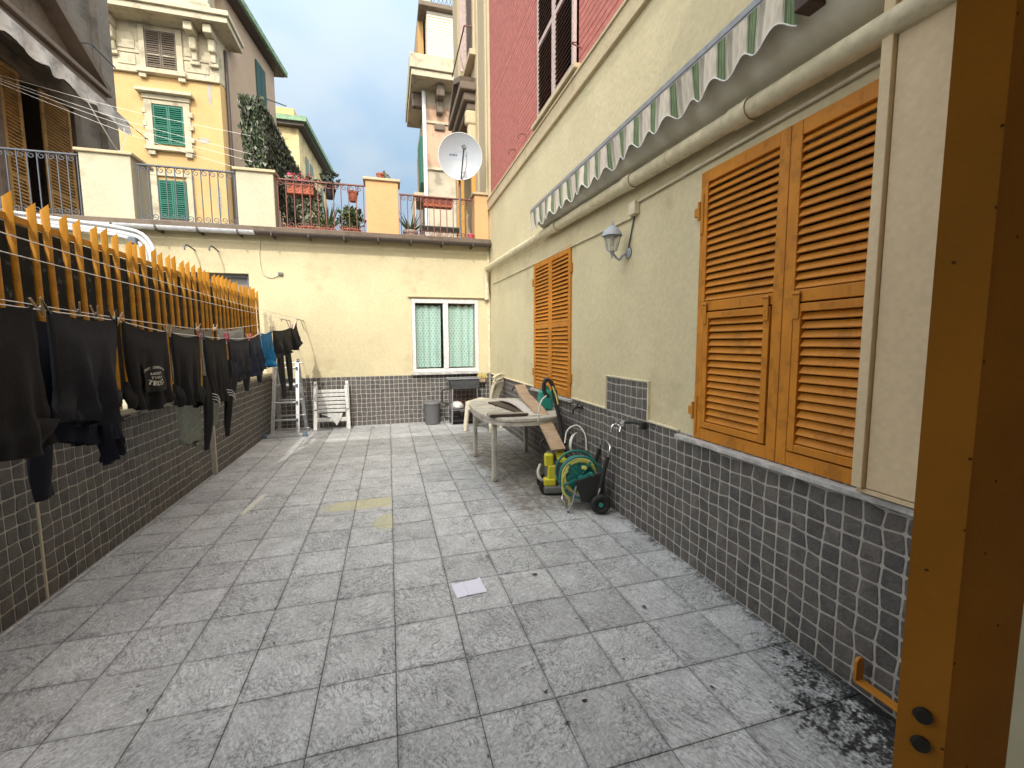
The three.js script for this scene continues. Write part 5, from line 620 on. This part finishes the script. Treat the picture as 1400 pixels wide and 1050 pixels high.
hang('white_cloth', 'pale cloth hung on the rear line showing over the black laundry', 'cloth', garmentGeo(LX2, -4.95, -5.75, lineY2, 0.16, { seed: 15, taper: 0.05, fold: 0.01, fat: 0.01 }), fabric([0.5, 0.52, 0.5]));
{
  const peg = (label, m, z, tw, X = LX1, f = lineY1) => { const o = thing('clothes_peg', label, 'clothes peg', [X, f(z) + 0.012, z], 0.3, 'pegs on the washing lines'); o.rotation.set(tw, 0.2, 0); for (const s of [-1, 1]) part('jaw', bar([0.004 * s, -0.04, 0], [0.016 * s, 0.042, 0], 0.007, 0.011, [0, 0, 1], 0.002), m, o); part('spring', rod([0, -0.004, -0.007], [0, -0.004, 0.007], 0.006), M.zinc, o); };
  for (const [z, m, tw] of [[-2.315, 0, 0.5], [-2.335, 1, 0.9], [-2.86, 0, -0.5], [-2.83, 1, 0.3], [-3.40, 0, 0.25], [-3.43, 0, -0.15], [-3.92, 2, 0.1], [-3.96, 3, 0.4], [-4.48, 2, -0.1], [-4.52, 2, 0.4], [-5.12, 0, 0.3], [-5.16, 2, -0.3], [-5.58, 4, 0.2], [-6.12, 1, 0.2], [-7.24, 4, 0.1], [-7.3, 2, 0.3]]) peg(['wooden clothes peg clipped on the front washing line', 'black clothes peg clipped on the front washing line', 'red clothes peg clipped on the front washing line', 'green clothes peg clipped on the front washing line', 'white clothes peg clipped on the front washing line'][m], [M.wood, M.black, M.pegRed, M.pegGreen, M.whitePlastic][m], z, tw);
  for (const z of [-2.95, -3.1, -4.5, -4.9]) peg('pale clothes peg clipped on the rear washing line', M.wood, z, 0.5 * (z + 3.5), LX2, lineY2);
}
// ---------------------------------------------------------------- things at the far end of the yard
{
  const l = thing('stepladder', 'aluminium folding ladder standing open in the corner by the annex wall', 'ladder', [-1.64, 0, -7.62]);
  const half = (zb, zt, rungs, wB, wT) => { for (const s of [-1, 1]) part('rail', bar([s * wB, 0.03, zb], [s * wT + 0.02, 1.22, zt], 0.026, 0.055, [1, 0, 0], 0.004), M.alu, l); for (let i = 0; i < rungs; i++) { const y = 0.27 + i * 0.275, t = (y - 0.03) / 1.19, w = lerp(wB, wT, t); part('rung', RB(-w + 0.01, w + 0.015, y - 0.014, y + 0.014, lerp(zb, zt, t) - 0.02, lerp(zb, zt, t) + 0.02, 0.006, 1), M.alu, l); } };
  half(0.0, -0.27, 4, 0.185, 0.165); half(-0.60, -0.31, 4, 0.21, 0.165);
  part('stabiliser', RB(-0.29, 0.29, 0.003, 0.05, -0.03, 0.03, 0.006, 1), M.alu, l); part('stabiliser', RB(-0.26, 0.26, 0.003, 0.04, -0.625, -0.575, 0.006, 1), M.alu, l);
  const blue = mat([0.10, 0.16, 0.24], 0.5); for (const x of [-0.29, 0.29]) part('end_cap', RB(x - 0.035, x + 0.035, 0.001, 0.06, -0.037, 0.037, 0.008, 1), blue, l);
  for (const x of [-0.15, 0.19]) part('hinge', [rod([x - 0.02, 1.20, -0.29], [x + 0.02, 1.20, -0.29], 0.045, 0.045, 18), RB(x - 0.012, x + 0.012, 1.1, 1.24, -0.32, -0.26, 0.01, 1)], M.greyDark, l); part('hinge_bar', rod([-0.2, 1.18, -0.27], [0.27, 1.18, -0.27], 0.012), M.alu, l);
  for (let i = 0; i < 4; i++) part('rung_clip', RB(0.165, 0.19, 0.245 + i * 0.275, 0.295 + i * 0.275, -0.03 - 0.0624 * (i + 0.5), 0.03 - 0.0624 * (i + 0.5), 0.006, 1), blue, l);
}
{
  const c = thing('folding_lounger', 'white plastic folding chair stood upright against the tiled annex wall', 'folding chair', [-0.985, 0, -8.07]);
  const side = (s) => { const g = merge([bar([s * 0.27, 0.0, 0.03], [s * 0.255, 0.80, -0.09], 0.045, 0.06, [1, 0, 0], 0.012), bar([s * 0.262, 0.36, 0.02], [s * 0.235, 0.76, -0.05], 0.03, 0.05, [1, 0, 0], 0.01)]); const k = new THREE.CylinderGeometry(0.036, 0.036, 0.045, 20); k.rotateZ(Math.PI / 2); k.translate(s * 0.255, 0.80, -0.09); part('side_rail', merge([g, k]), M.whitePlastic, c); part('leg', bar([s * 0.235, 0.0, -0.10], [s * 0.235, 0.42, -0.06], 0.03, 0.04, [1, 0, 0], 0.008), M.whitePlastic, c); }; side(-1); side(1);
  for (let i = 0; i < 6; i++) { const y = 0.30 + i * 0.068; part('slat', RB(-0.225, 0.225, y, y + 0.054, -0.035 - i * 0.009, -0.012 - i * 0.009, 0.009, 2), M.whitePlastic, c); } part('slat', RB(-0.24, 0.24, 0.145, 0.215, 0.0, 0.026, 0.008, 2), M.whitePlastic, c);
  const g = new THREE.PlaneGeometry(0.34, 0.2, 30, 18), p = g.attributes.position; for (let i = 0; i < p.count; i++) { const u = p.getX(i) / 0.34 + 0.5, v = 0.5 - p.getY(i) / 0.2; const hang = 0.06 + 0.16 * Math.max(0, 1 - Math.abs(u - 0.62) * 2.2); p.setXYZ(i, (u - 0.5) * 0.36 * (1 - 0.45 * v) + 0.05 * v, 0.295 - v * hang - 0.015 * Math.abs(u - 0.5), 0.005 + 0.02 * v + 0.01 * Math.sin(u * 22) * v + 0.01); } g.computeVertexNormals(); single('cleaning_cloth', g, mat([0.70, 0.71, 0.70], 0.95, { m: 0.1, map: T.cloth, side: THREE.DoubleSide }), 'crumpled white cloth draped over the folded white chair', 'cloth', null, [-0.985, 0, -8.058]);
}
{
  const b = thing('waste_bin', 'grey plastic bucket bin with lid against the tiled annex wall', 'bin', [0.735, 0, -8.08]);
  part('bin_body', lathe([[0.001, 0.002], [0.122, 0.002], [0.126, 0.01], [0.150, 0.36], [0.156, 0.362], [0.158, 0.38], [0.150, 0.38], [0.001, 0.37]], 36), M.bin, b); part('lid', lathe([[0.162, 0.378], [0.165, 0.395], [0.158, 0.408], [0.12, 0.428], [0.05, 0.436], [0.001, 0.437]], 36), mat([0.14, 0.14, 0.145], 0.5), b); part('handle', tube([[-0.16, 0.33, 0], [-0.175, 0.30, 0.02], [-0.17, 0.22, 0.05], [-0.14, 0.16, 0.1]], 0.006, 16, 6), M.greyDark, b); for (const x of [0.145, -0.172]) part('handle_boss', RB(x, x + 0.027, 0.27, 0.32, -0.015, 0.015, 0.006, 1), M.bin, b);
}
{
  const g = thing('barbecue', 'black charcoal barbecue on legs with lower shelf under the annex window', 'barbecue', [1.31, 0, -7.98]);
  for (const [x, z] of [[-0.25, 0.13], [0.25, 0.13], [-0.25, -0.15], [0.25, -0.15]]) part('leg', bar([x * 0.98, 0, z], [x * 0.9, 0.66, z * 0.95], 0.03, 0.022, [1, 0, 0], 0.003), z > 0 && x < 0 ? M.zinc : M.greyDark, g);
  const tub = ext([[-0.27, 0.17], [0.27, 0.17], [0.22, 0], [-0.22, 0]], 0.30, [], 0.006); tub.translate(0, 0.66, -0.16); part('fire_box', tub, mat([0.06, 0.066, 0.075], 0.5, { m: 0.2, map: T.grime }), g); part('rim', [RB(-0.30, 0.30, 0.832, 0.848, 0.15, 0.17, 0.004, 1), RB(-0.30, 0.30, 0.832, 0.848, -0.19, -0.17, 0.004, 1), RB(-0.30, -0.28, 0.831, 0.847, -0.169, 0.149, 0.004, 1), RB(0.28, 0.30, 0.831, 0.847, -0.169, 0.149, 0.004, 1)], M.zinc, g);
  part('shelf', RB(-0.26, 0.26, 0.26, 0.275, -0.16, 0.14, 0.004, 1), M.greyDark, g); part('lower_shelf', RB(-0.26, 0.26, 0.06, 0.075, -0.16, 0.14, 0.004, 1), M.black, g); for (let i = 0; i < 11; i++) part('back_mesh', rod([-0.25 + i * 0.05, 0.07, -0.165], [-0.25 + i * 0.05, 0.66, -0.165], 0.004, 0.004, 5), M.ironRust, g); for (let i = 0; i < 8; i++) part('back_mesh', rod([-0.25, 0.12 + i * 0.07, -0.165], [0.25, 0.12 + i * 0.07, -0.165], 0.004, 0.004, 5), M.ironRust, g); part('side_handle', tube([[-0.29, 0.66, 0.12], [-0.40, 0.64, 0.12], [-0.41, 0.58, 0.12], [-0.40, 0.42, 0.12], [-0.29, 0.40, 0.12]], 0.014, 24, 8), M.black, g);
  const bag = new THREE.SphereGeometry(0.1, 18, 12), p = bag.attributes.position; for (let i = 0; i < p.count; i++) { const k = 0.75 + 0.5 * fbm(p.getX(i) * 18 + 9, p.getY(i) * 18 + p.getZ(i) * 14 + 9, 3); p.setXYZ(i, p.getX(i) * k * 1.2, Math.max(p.getY(i) * k * 0.8, -0.06), p.getZ(i) * k); } bag.computeVertexNormals(); single('crumpled_bag', bag, M.whitePlastic, 'crumpled white bag on the barbecue shelf', 'bag', null, [1.18, 0.337, -7.96]);
  single('red_packet', RB(-0.09, 0.09, 0, 0.05, -0.07, 0.07, 0.015, 2), mat([0.50, 0.12, 0.07], 0.5), 'flat red packet on the barbecue shelf', 'packet', null, [1.42, 0.277, -7.96]);
  const br = thing('yellow_brush', 'yellowish brush lying on the ledge between barbecue and stacked chairs', 'brush', [1.70, 0.84, -8.16]); part('brush_block', RB(-0.06, 0.06, -0.1, -0.04, -0.03, 0.03, 0.01, 1), M.boardPale, br); part('bristles', leaves(260, (r) => [V((r() - 0.5) * 0.12, -0.04 + 0.02 * r(), (r() - 0.5) * 0.06), V((r() - 0.5) * 0.6, 1, (r() - 0.5) * 0.6).normalize()], 0.05, 81, 1.6), mat([0.62, 0.50, 0.20], 0.9), br);
}
// stacked garden chairs
{
  const mk = (label, y0) => { const c = thing('garden_chair', label, 'chair', [1.53, y0, -7.28], -0.62, 'stacked garden chairs');   // local: faces -x
    const seat = new THREE.BoxGeometry(0.44, 0.022, 0.44, 10, 1, 10), p = seat.attributes.position; for (let i = 0; i < p.count; i++) { const x = p.getX(i), z = p.getZ(i); p.setY(i, p.getY(i) + 0.43 - 0.05 * (x + 0.22) + 0.25 * z * z - (x < -0.2 ? 0.03 : 0)); } seat.computeVertexNormals(); part('seat', [seat, RB(-0.235, -0.21, 0.375, 0.43, -0.22, 0.22, 0.01, 2), RB(-0.2, 0.2, 0.37, 0.43, 0.205, 0.23, 0.01, 2), RB(-0.2, 0.2, 0.37, 0.43, -0.23, -0.205, 0.01, 2)], M.creamPlastic, c);
    for (const [x, z] of [[-0.2, -0.2], [-0.2, 0.2], [0.2, -0.2], [0.2, 0.2]]) part('leg', bar([x * 1.18, 0, z * 1.14], [x, 0.40, z], 0.065, 0.055, [1, 0, 0], 0.014), M.creamPlastic, c);
    for (let i = 0; i < 7; i++) { const t = (i - 3) / 3; part('back_slat', (() => { const pts = []; for (let k = 0; k <= 10; k++) { const v = k / 10; pts.push([0.19 + 0.02 * v + 0.10 * v * v, 0.41 + 0.46 * v * (1 - 0.06 * t * t), t * lerp(0.13, 0.215, v)]); } const g = tube(pts, 0.019, 14, 6); return g; })(), M.creamPlastic, c); }
    const top = []; for (let k = 0; k <= 12; k++) { const t = k / 6 - 1; top.push([0.305 - 0.03 * t * t, 0.885 - 0.05 * t * t, t * 0.235]); } part('top_rail', tube(top, 0.022, 20, 8), M.creamPlastic, c);
    };
  mk('cream plastic garden chair, lower one of the stack of two', 0); mk('cream plastic garden chair, upper one of the stack of two', 0.075);
}
// table with the things on it
{
  const t = thing('garden_table', 'worn pale grey oval plastic table loaded with boards', 'table', [1.40, 0, -5.02]);
  const oval = (a, b, n = 48) => { const o = []; for (let i = 0; i < n; i++) { const q = i / n * 2 * Math.PI, c = Math.cos(q), s = Math.sin(q); o.push([Math.sign(c) * Math.pow(Math.abs(c), 0.62) * a, Math.sign(s) * Math.pow(Math.abs(s), 0.72) * b]); } return o; };
  const top = ext(oval(0.46, 0.83), 0.022, [], 0.006); top.rotateX(-Math.PI / 2); top.translate(0, 0.695, 0); part('tabletop', top, M.greyPlastic, t); const ap = ext(oval(0.455, 0.825), 0.05, [oval(0.435, 0.805).reverse()]); ap.rotateX(-Math.PI / 2); ap.translate(0, 0.643, 0); part('apron', ap, M.greyPlastic, t);
  for (const [x, z] of [[-0.34, 0.53], [-0.34, -0.55], [0.36, 0.53], [0.36, -0.60]]) part('leg', bar([x * 1.02, 0, z * 1.0], [x, 0.66, z], 0.07, 0.05, [1, 0, 0], 0.014), M.greyPlastic, t);
  part('parasol_hole', rod([-0.16, 0.7236, -0.1], [-0.16, 0.7246, -0.1], 0.03, 0.03, 20), M.black, t);
  const warp = (label, name, m, pts, w, th) => { const c = new THREE.CatmullRomCurve3(pts.map((p) => V(...p))), N = 40, rows = []; for (let i = 0; i <= N; i++) { const q = c.getPoint(i / N), d = c.getTangent(i / N), s = V(0, 1, 0).cross(d).normalize(), u = d.clone().cross(s).normalize(); rows.push([[-1, -1], [1, -1], [1, 1], [-1, 1]].map(([a, b]) => q.clone().addScaledVector(s, a * w / 2).addScaledVector(u, b * th / 2))); } const pos = [], quad = (a, b, e, f) => { for (const v of [a, b, e, a, e, f]) pos.push(v.x, v.y, v.z); }; for (let i = 0; i < N; i++) for (let k = 0; k < 4; k++) quad(rows[i][k], rows[i + 1][k], rows[i + 1][(k + 1) % 4], rows[i][(k + 1) % 4]); quad(...rows[0]); quad(...rows[N].slice().reverse()); const g = new THREE.BufferGeometry(); g.setAttribute('position', new THREE.Float32BufferAttribute(pos, 3)); g.computeVertexNormals(); return single(name, g, m, label, 'board'); };
  warp('long warped pale wooden board sliding off the table onto the pressure washer', 'warped_board', M.boardPale, [[1.74, 0.90, -5.80], [1.70, 0.82, -5.5], [1.62, 0.815, -5.1], [1.56, 0.80, -4.7], [1.54, 0.745, -4.40], [1.545, 0.60, -4.12], [1.555, 0.455, -3.88]], 0.145, 0.022);
  warp('white coated board bent across the table beside the wooden board', 'white_board', M.boardWhite, [[1.40, 0.745, -5.55], [1.45, 0.775, -5.1], [1.46, 0.765, -4.7], [1.455, 0.728, -4.30]], 0.16, 0.008);
  single('dark_board', RB(-0.10, 0.10, 0, 0.02, -0.45, 0.42, 0.004, 1), M.boardDark, 'dark stained board lying lengthwise under the white board', 'board', null, [1.36, 0.725, -4.95], 0.16);
  single('board_offcut', RB(-0.20, 0.20, 0, 0.022, -0.075, 0.075, 0.004, 1), M.boardGrey, 'short weathered board with dark edge on the table corner', 'board', null, [1.18, 0.7252, -4.42], -0.05); single('board_edge', RB(-0.205, 0.205, 0, 0.03, -0.011, 0.011, 0.004, 1), M.boardDark, 'thin dark batten along the short weathered board', 'batten', null, [1.184, 0.7252, -4.332], -0.05);
  const c = thing('plastic_canister', 'teal plastic canister with top handle standing on the table', 'canister', [1.70, 0.726, -4.66]); part('can_body', RB(-0.075, 0.075, 0, 0.225, -0.06, 0.06, 0.025, 4), M.tealLight, c); for (const x of [-0.045, 0, 0.045]) part('rib', RB(x - 0.008, x + 0.008, 0.03, 0.19, 0.055, 0.064, 0.004, 1), M.tealLight, c); part('handle', tube([[-0.05, 0.215, 0], [-0.03, 0.262, 0], [0.02, 0.265, 0], [0.045, 0.22, 0]], 0.012, 16, 8), M.tealLight, c); part('cap', rod([0, 0.22, 0], [0, 0.285, 0], 0.02, 0.016, 16), M.tealLight, c);
  single('white_jar', lathe([[0.001, 0], [0.035, 0], [0.037, 0.06], [0.03, 0.075], [0.03, 0.09], [0.001, 0.09]], 20), M.whitePlastic, 'small white jar behind the teal canister', 'jar', null, [1.60, 0.726, -4.9]);
}
// pressure washer
{
  const w = thing('pressure_washer', 'yellow and black pressure washer with upright lance behind the hose reel', 'pressure washer', [1.60, 0, -4.02], -0.2);
  part('motor_housing', [RB(-0.12, 0.07, 0.09, 0.34, -0.11, 0.11, 0.03, 3), RB(-0.11, 0.06, 0.34, 0.40, -0.08, 0.08, 0.02, 3)], M.greyDark, w);
  part('yellow_cover', [RB(-0.15, -0.06, 0.28, 0.41, 0.05, 0.135, 0.02, 3), RB(-0.12, -0.03, 0.15, 0.30, 0.07, 0.14, 0.015, 3), RB(-0.16, -0.04, 0.09, 0.17, 0.06, 0.15, 0.02, 3), RB(-0.03, 0.06, 0.34, 0.42, 0.02, 0.11, 0.015, 2)], M.yellowPlastic, w); part('yellow_arm', bar([-0.02, 0.36, 0.12], [0.13, 0.32, 0.15], 0.05, 0.05, [0, 1, 0], 0.012), M.yellowPlastic, w);
  part('base_foot', [RB(-0.16, 0.08, 0.02, 0.095, -0.12, 0.16, 0.02, 2), RB(-0.14, 0.06, 0.0, 0.02, -0.08, 0.12, 0.005, 1)], M.greyDark, w); for (const z of [-0.10, 0.10]) { const g = new THREE.CylinderGeometry(0.07, 0.07, 0.04, 24); g.rotateX(Math.PI / 2); g.translate(-0.13, 0.072, z); part('wheel', g, M.rubber, w); const k = new THREE.CylinderGeometry(0.03, 0.03, 0.046, 16); k.rotateX(Math.PI / 2); k.translate(-0.13, 0.072, z); part('hub', k, M.greyPlastic, w); }
  part('carry_handle', tube([[-0.11, 0.34, -0.10], [-0.16, 0.46, -0.12], [-0.05, 0.52, -0.13], [0.04, 0.48, -0.12], [0.05, 0.36, -0.10]], 0.014, 24, 8), M.black, w);
  part('inlet_hose', tube([[-0.12, 0.14, 0.1], [-0.19, 0.16, 0.12], [-0.21, 0.22, 0.08], [-0.18, 0.28, 0.02]], 0.016, 20, 8), M.greyPlastic, w);
  const gp = [[0.075, 0.30, 0.02], [0.04, 0.62, 0.0], [-0.01, 0.88, -0.02]]; part('lance', [rod(gp[0], gp[1], 0.028, 0.024, 14), rod(gp[1], gp[2], 0.024, 0.022, 14), rod(gp[2], [-0.035, 1.02, -0.03], 0.026, 0.03, 14)], M.black, w); part('gun_grip', tube([[-0.03, 1.0, -0.03], [-0.065, 1.10, -0.03], [-0.11, 1.13, -0.03], [-0.135, 1.08, -0.03], [-0.125, 0.99, -0.03], [-0.085, 0.95, -0.03]], 0.021, 24, 10), M.black, w); part('gun_trim', tube([[0.0, 0.88, 0.0], [-0.02, 0.97, 0.0], [-0.055, 1.06, 0.0]], 0.009, 12, 6), M.hoseYellow, w);
  part('white_hose', tube([[-0.11, 0.97, -0.02], [-0.17, 0.92, 0.03], [-0.2, 0.8, 0.05], [-0.205, 0.72, 0.05]], 0.008, 20, 6), M.hoseWhite, w); part('pressure_hose', tube([[0.06, 0.5, 0.05], [0.1, 0.62, 0.0], [0.2, 0.66, -0.02], [0.27, 0.58, 0.02], [0.28, 0.42, 0.05]], 0.008, 24, 6), M.hoseWhite, w); part('cable_coil', [0, 1, 2].map((i) => { const g = new THREE.TorusGeometry(0.09 + i * 0.008, 0.006, 6, 28, 4.5); g.rotateY(0.9); g.translate(0.16 + 0.012 * i, 0.48, 0.0); return g; }), M.hoseWhite, w);
}
// hose reel
{
  const h = thing('hose_reel', 'teal garden hose reel cart with chrome frame and black wheels', 'hose reel', [1.625, 0, -3.58], -0.22); const ax = 0.30;
  const disc = (z) => { const s = new THREE.Shape(); s.absarc(0, 0, 0.185, 0, 6.2832); for (let i = 0; i < 5; i++) { const a = i / 5 * 6.2832 + 0.4, q = new THREE.Path(); q.absarc(Math.cos(a) * 0.115, Math.sin(a) * 0.115, 0.020, 0, 6.2832, true); s.holes.push(q); } const hub = new THREE.Path(); hub.absarc(0, 0, 0.028, 0, 6.2832, true); s.holes.push(hub); const g = new THREE.ExtrudeGeometry(s, { depth: 0.012, bevelEnabled: true, bevelSize: 0.004, bevelThickness: 0.004, bevelSegments: 2, curveSegments: 40 }); g.translate(0, ax, z); const rim = new THREE.TorusGeometry(0.186, 0.011, 8, 48); rim.translate(0, ax, z + 0.006); return part('drum_flange', [g, rim], M.teal, h); };
  disc(-0.12); const f = disc(0.10); for (let i = 0; i < 5; i++) { const a = i / 5 * 6.2832 + 1.03; part('spoke_rib', bar([Math.cos(a) * 0.04, ax + Math.sin(a) * 0.04, 0.118], [Math.cos(a) * 0.165, ax + Math.sin(a) * 0.165, 0.116], 0.02, 0.012, [0, 0, 1], 0.004), M.teal, f); }
  part('drum_core', (() => { const g = new THREE.CylinderGeometry(0.125, 0.125, 0.2, 32); g.rotateX(Math.PI / 2); g.translate(0, ax, 0); return g; })(), M.teal, h); const coil = []; for (let k = 0; k < 5; k++) { const g = new THREE.TorusGeometry(0.140 + 0.012 * (k % 2), 0.013, 8, 40); g.rotateY(0.06); g.translate(0, ax, -0.085 + k * 0.042); coil.push(g); } coil.forEach((g, k) => part('hose_coil', g, k > 2 ? M.hoseYellow : M.teal, h)); part('loose_hose', tube([[-0.11, ax + 0.06, 0.09], [-0.165, ax - 0.02, 0.10], [-0.15, ax - 0.13, 0.11], [-0.10, ax - 0.2, 0.10], [-0.09, ax - 0.26, 0.08]], 0.012, 24, 8), M.hoseYellow, h);
  part('crank', [rod([0, ax, 0.11], [0, ax, 0.15], 0.03, 0.026, 16), bar([0, ax, 0.15], [0.08, ax + 0.05, 0.15], 0.03, 0.014, [0, 0, 1], 0.004), rod([0.08, ax + 0.05, 0.15], [0.08, ax + 0.05, 0.21], 0.014, 0.014, 12)], M.teal, h); part('coupling', rod([0.02, ax + 0.09, 0.115], [0.03, ax + 0.1, 0.15], 0.018, 0.018, 12), M.hoseYellow, h);
  part('side_guard', ext([[-0.05, -0.02], [0.20, 0.06], [0.20, -0.24], [0.0, -0.2]], 0.02, [], 0.004).translate(0.0, ax, 0.135), M.black, h);
  part('front_frame', tube([[-0.05, ax - 0.06, 0.16], [-0.09, ax - 0.2, 0.17], [-0.125, 0.03, 0.17], [-0.115, 0.012, 0.10], [-0.115, 0.012, -0.04], [-0.125, 0.03, -0.12], [-0.05, ax - 0.06, -0.14]], 0.011, 60, 10), M.chrome, h); part('rear_frame', tube([[0.14, 0.12, 0.16], [0.20, 0.40, 0.165], [0.245, 0.575, 0.165], [0.25, 0.60, 0.10], [0.25, 0.60, -0.06], [0.245, 0.575, -0.13], [0.20, 0.40, -0.135], [0.14, 0.12, -0.13]], 0.011, 60, 10), M.chrome, h); part('frame_sleeve', rod([0.16, 0.22, 0.163], [0.225, 0.5, 0.166], 0.021, 0.018, 12), M.black, h); part('frame_sleeve', rod([0.16, 0.22, -0.131], [0.225, 0.5, -0.134], 0.021, 0.018, 12), M.black, h);
  for (const z of [-0.17, 0.21]) { const wh = part('wheel', (() => { const g = new THREE.TorusGeometry(0.062, 0.026, 12, 32); g.translate(0.155, 0.089, z); return g; })(), M.rubber, h); part('rim', (() => { const g = new THREE.CylinderGeometry(0.05, 0.05, 0.03, 24); g.rotateX(Math.PI / 2); g.translate(0.155, 0.089, z); return g; })(), M.rubber, wh); part('hub', (() => { const g = new THREE.CylinderGeometry(0.02, 0.022, 0.05, 16); g.rotateX(Math.PI / 2); g.translate(0.155, 0.089, z); return g; })(), M.tealLight, wh); } part('axle', rod([0.155, 0.089, -0.16], [0.155, 0.089, 0.2], 0.01), M.greyDark, h);
}
// litter on the floor
{
  const g = new THREE.PlaneGeometry(0.185, 0.155, 20, 16), p = g.attributes.position; for (let i = 0; i < p.count; i++) { const x = p.getX(i), y = p.getY(i); p.setZ(i, 0.003 + 0.004 * Math.max(0, fbm(x * 20 + 5, y * 20 + 3, 3) - 0.3) + 0.006 * Math.exp(-Math.pow((x + 0.03) / 0.006, 2)) + 0.01 * sm(0.06, 0.09, Math.abs(x)) * sm(0.04, 0.08, y)); } g.computeVertexNormals(); g.rotateX(-Math.PI / 2); single('paper_sheet', g, mat([0.72, 0.72, 0.84], 0.9, { side: THREE.DoubleSide }), 'small crumpled sheet of white paper lying on the floor tiles', 'paper', null, [0.425, 0.001, -2.52], 0.10);
  const r = rng(91), lm = [mat([0.03, 0.022, 0.016], 0.9), mat([0.09, 0.045, 0.03], 0.9)]; for (const [x, z, s] of [[0.86, -2.55, 1.5], [1.34, -2.05, 1.3], [0.74, -1.55, 1], [0.60, -1.64, 1.1], [0.63, -1.47, 1], [1.16, -2.52, 0.8], [1.02, -1.72, 0.8], [0.93, -2.06, 0.7], [0.34, -2.78, 0.8], [1.3, -1.46, 0.9], [0.3, -1.42, 0.7], [-0.6, -2.3, 0.7], [-1.0, -2.0, 0.7], [-0.35, -4.6, 0.9], [-0.3, -8.0, 1.6], [-1.0, -7.7, 1.3]]) { const q = new THREE.CircleGeometry(0.008, 7), p2 = q.attributes.position; for (let i = 0; i < p2.count; i++) p2.setXYZ(i, p2.getX(i) * (1.3 + r()) * s, p2.getY(i) * (0.4 + 0.5 * r()) * s, 0.003 + 0.008 * r() * s); q.computeVertexNormals(); q.rotateX(-Math.PI / 2); single('dry_leaf', q, lm[Math.floor(r() * 2)], 'small dry dark leaf scrap lying on the floor tiles', 'leaf', 'leaf scraps on the floor', [x, 0.001, z], r() * 6); }
}
renderer.render(scene, camera);
